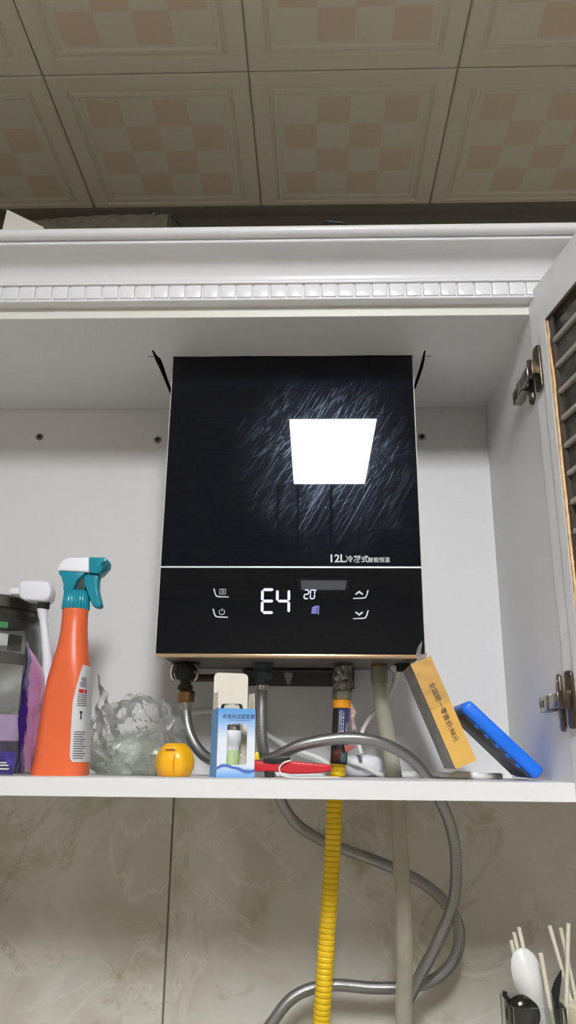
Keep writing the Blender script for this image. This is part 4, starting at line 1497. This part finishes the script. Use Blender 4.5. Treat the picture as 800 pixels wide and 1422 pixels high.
# ================================================================== BLUE SLAB LEANING BEHIND IT
s0, s1 = at(741, 1079.5, 0.075), at(646, 990, 0.075)
e0 = at(756, 1070, 0.075)
bl = thing('blue_tray', 'bright blue flat plastic case leaning between ochre box and cabinet side', 'tray', (0.24, 0.12, 0.0))
ax = Vector((s1.x - s0.x, 0, s1.z - s0.z))
LT = ax.length + 0.012
ax.normalize()
an = Vector((ax.z, 0, -ax.x))
if an.z < 0:
    an = -an
TH = 0.0175
base = Vector((0.2600, 0.078, 0.0))


def bmap(mb0):
    mb = MB()
    mb.add([base + ax * p.x + an * p.z + Vector((0, p.y, 0)) for p in mb0.v], mb0.f)
    return mb


bmap(MB().box(0.0, LT, 0.0, 0.095, 0.0008, TH)).build('case_shell', BLUEP, bl, bevel=0.0055, bseg=4)
bmap(MB().box(0.008, LT - 0.008, 0.007, 0.088, -0.0012, 0.0016)).build('under_face', BLUESHADE, bl, bevel=0.001)
for k in range(5):
    bmap(MB().box(0.022 + k * 0.016, 0.028 + k * 0.016, 0.006, 0.012, -0.0016, 0.002)).build('grip_rib', BLUEP, bl, bevel=0.001)

# ================================================================== ON TOP OF THE CABINET
wd_ = thing('white_board', 'small white board corner tilted up behind the crown moulding', 'board', (-0.45, -0.02, 0.6735))
q = [at(3, 318, -0.03), at(9.5, 290.5, -0.03), at(60, 315, -0.03), at(60, 330, -0.03), at(3, 330, -0.03)]
zmin = 0.6735
pl = [(p.x, p.z) for p in q[:3]] + [(q[2].x + 0.01, zmin + 0.0006), (q[0].x - 0.003, zmin + 0.0006)]
MB().prism(pl, -0.030, -0.022).build('board', CARDW, wd_, bevel=0.0006, bseg=1)
rb = thing('rolled_bag', 'rolled olive fabric bag lying on top of the cabinet', 'bag', (-0.28, 0.01, 0.6735))
rs = []
for k in range(40):
    f = k / 39
    x = -0.42 + 0.222 * f
    tp_ = at(30 + (250 - 30) * f, 315 - 11.5 * min(1, f * 1.6) ** 0.7, 0.0).z
    r = (tp_ - 0.67355) / 2 + 0.0005 * math.sin(f * 60)
    rs.append([Vector((x, 0.0 + r * math.cos(a) * 1.1 + 0.004, 0.67358 + r + r * math.sin(a))) for a in [2 * PI * j / 18 for j in range(18)]])
MB().rings(rs).build('roll', OLIVE, rb, angle=60)
p = at(216, 301, 0.0)
MB().tube(resample(spline([p + Vector((-0.006, 0.0, -0.004)), p + Vector((-0.003, 0, 0.004)), p + Vector((0.003, 0, 0.005)), p + Vector((0.004, 0, -0.002)), p + Vector((0.016, 0, -0.001)), p + Vector((0.024, 0, 0.002)), p + Vector((0.036, 0.004, -0.012))], 6), 0.002), 0.0028, 8).build('cord_knot', BLACKP, rb)
dk = thing('dark_twig', 'dark twisted cord end showing above the moulding', 'cord', (0.06, 0.0, 0.6735))
MB().tube(resample(spline([Vector((0.02, 0.0, 0.6760)), at(452, 311, 0.0), at(460, 308.5, 0.0), at(470, 309.5, 0.0), at(478, 312, 0.0), Vector((0.085, 0.0, 0.6760))], 6), 0.003), 0.0028, 8).build('cord', BLACKP, dk)

# ================================================================== UTENSILS AT THE LOWER RIGHT
ac = thing('utensil_holder', 'clear acrylic utensil holder on the counter beside the cream cup', 'holder', (0.262, 0.15, CTR))
ox0, ox1, oy0, oy1, oz1 = 0.2215, 0.2850, 0.118, 0.180, -0.2440
holed(rrect(ox0, ox1, oy0, oy1, 0.006), [rrect(ox0 + 0.003, ox1 - 0.003, oy0 + 0.003, oy1 - 0.003, 0.004)[::-1]], CTR, oz1, axis='Z').build('holder_wall', ACRYL, ac)
MB().prism(rrect(ox0 + 0.002, ox1 - 0.002, oy0 + 0.002, oy1 - 0.002, 0.005), CTR, CTR + 0.003, axis='Z').build('holder_base', ACRYL, ac)
cu = thing('utensil_cup', 'cream cup with brown inside holding chopsticks on the counter', 'cup', (0.3262, 0.146, CTR))
ccx, ccy = 0.3262, 0.146
MB().lathe([(0.034, CTR), (0.036, CTR + 0.004), (0.0390, -0.2445), (0.0375, -0.2430), (0.0362, -0.2445)], (ccx, ccy, 0), 40, cap=True).build('cup_wall', BAMBOO, cu)
MB().lathe([(0.0355, -0.2450), (0.0350, -0.2600), (0.0335, CTR + 0.008), (0.002, CTR + 0.008)], (ccx, ccy, 0), 36, cap=False).build('cup_lining', CUPIN, cu)


def stick(p_top, p_low, zend, label, r=0.0025):
    d = (p_low - p_top)
    e = p_top + d * ((zend - p_top.z) / d.z)
    t = thing('chopstick', label, 'chopstick', tuple(e), 'chopsticks')
    MB().tube([p_top + (p_top - e).normalized() * 0.0006, p_top, p_top.lerp(e, 0.5), e], r, 12, rf=lambda L, i: (r * 0.6, r, r * 0.92, r * 0.75)[i]).build('stick', STICK, t)


zb = CTR + 0.0035
stick(at(710, 1306, .168), at(717.3, 1340, .167), zb, 'shortest of three chopsticks poking up behind the white spoon')
stick(at(714, 1295, .166), at(721.6, 1330, .164), zb, 'middle one of three chopsticks poking up behind the white spoon')
stick(at(720.5, 1288, .160), at(727.8, 1320, .158), zb, 'tallest of three chopsticks poking up behind the white spoon')
stick(at(751, 1324, .124), at(768, 1422, .128), zb, 'pale chopstick crossing in front of the white spoon')
zb2 = CTR + 0.009
stick(at(763.5, 1286, .150), at(780, 1345, .150), zb2, 'leaning chopstick in the cream cup, beside the dark spatula')
stick(at(778.5, 1289, .162), at(794, 1360, .160), zb2, 'leaning chopstick in the cream cup, crossing behind an upright one')
stick(at(789.5, 1283, .128), at(786.5, 1395, .134), zb2, 'upright chopstick standing in front in the cream cup')
sp = thing('white_spoon', 'white melamine serving spoon standing bowl-up in the clear holder', 'spoon', tuple(at(756, 1425, .146)))
# bowl: convex back towards the room; axis from tip to neck
tip, nk = at(722.5, 1317, .148), at(752, 1424, .146)
axis = (nk - tip)
Ls = axis.length
axis.normalize()
lat = axis.cross(Vector((0, 1, 0))).normalized()
if lat.x < 0:
    lat = -lat
dep = Vector((0, -1, 0))
rs = []
for f, hw in ((0.0, 0.004), (0.03, 0.0085), (0.10, 0.0135), (0.22, 0.0170), (0.36, 0.0180), (0.50, 0.0165), (0.65, 0.0125), (0.80, 0.0085), (1.0, 0.0062), (1.9, 0.0055)):
    c_ = tip + axis * (Ls * f)
    dd = 0.011 * math.sin(min(1, f / 0.85) * PI) if f < 0.85 else 0.0
    ring = []
    for j in range(20):
        a = 2 * PI * j / 20
        u = math.cos(a)
        v = math.sin(a)
        ring.append(c_ + lat * (hw * u) + dep * (dd * (1 - u * u) + 0.0016 * v))
    rs.append(ring)
MB().rings(rs).build('spoon_bowl', PADDLE, sp, angle=60)
ld = thing('dark_ladle', 'dark polished steel ladle bowl in the clear holder', 'ladle', tuple(at(730, 1410, .14)))
lc = at(727, 1409, .1405)
rs = []
for k in range(9):
    t_ = k / 8 * PI * 0.5
    rs.append([lc + Vector((0.0200 * math.cos(t_) * math.cos(a), -0.012 * math.sin(t_) + 0.002, 0.0200 * math.cos(t_) * math.sin(a))) for a in [2 * PI * j / 32 for j in range(32)]])
MB().rings(rs).build('bowl', DARKST, ld, angle=60)
MB().tube([lc + Vector((-0.014, 0.003, 0.013)), lc + Vector((-0.0195, 0.003, 0.0185)), lc + Vector((-0.0185, 0.003, 0.0225))], 0.0028, 10).build('spout_lip', DARKST, ld)
MB().tube([lc + Vector((0.004, 0.003, -0.015)), lc + Vector((0.016, 0.006, -0.09)), Vector((lc.x + 0.020, 0.150, zb))], 0.003, 10).build('shaft', DARKST, ld)
kn = thing('dark_spatula', 'narrow black pointed spatula between the white spoon and chopsticks', 'spatula', tuple(at(773, 1390, .14)))
ks = [at(780, 1346, .139), at(779.5, 1362, .139), at(776, 1392, .139), at(772, 1400, .139), at(768, 1385, .139), at(765.5, 1377, .139), at(770, 1362, .139)]
MB().prism([(p.x, p.z) for p in ks], .138, .1405).build('blade', BLACKP, kn, bevel=0.0005, bseg=1)
pe = at(773, 1396, .139)
MB().tube([pe, Vector((0.279, 0.140, -0.33)), Vector((0.276, 0.141, zb))], 0.0028, 10).build('shaft', BLACKP, kn)
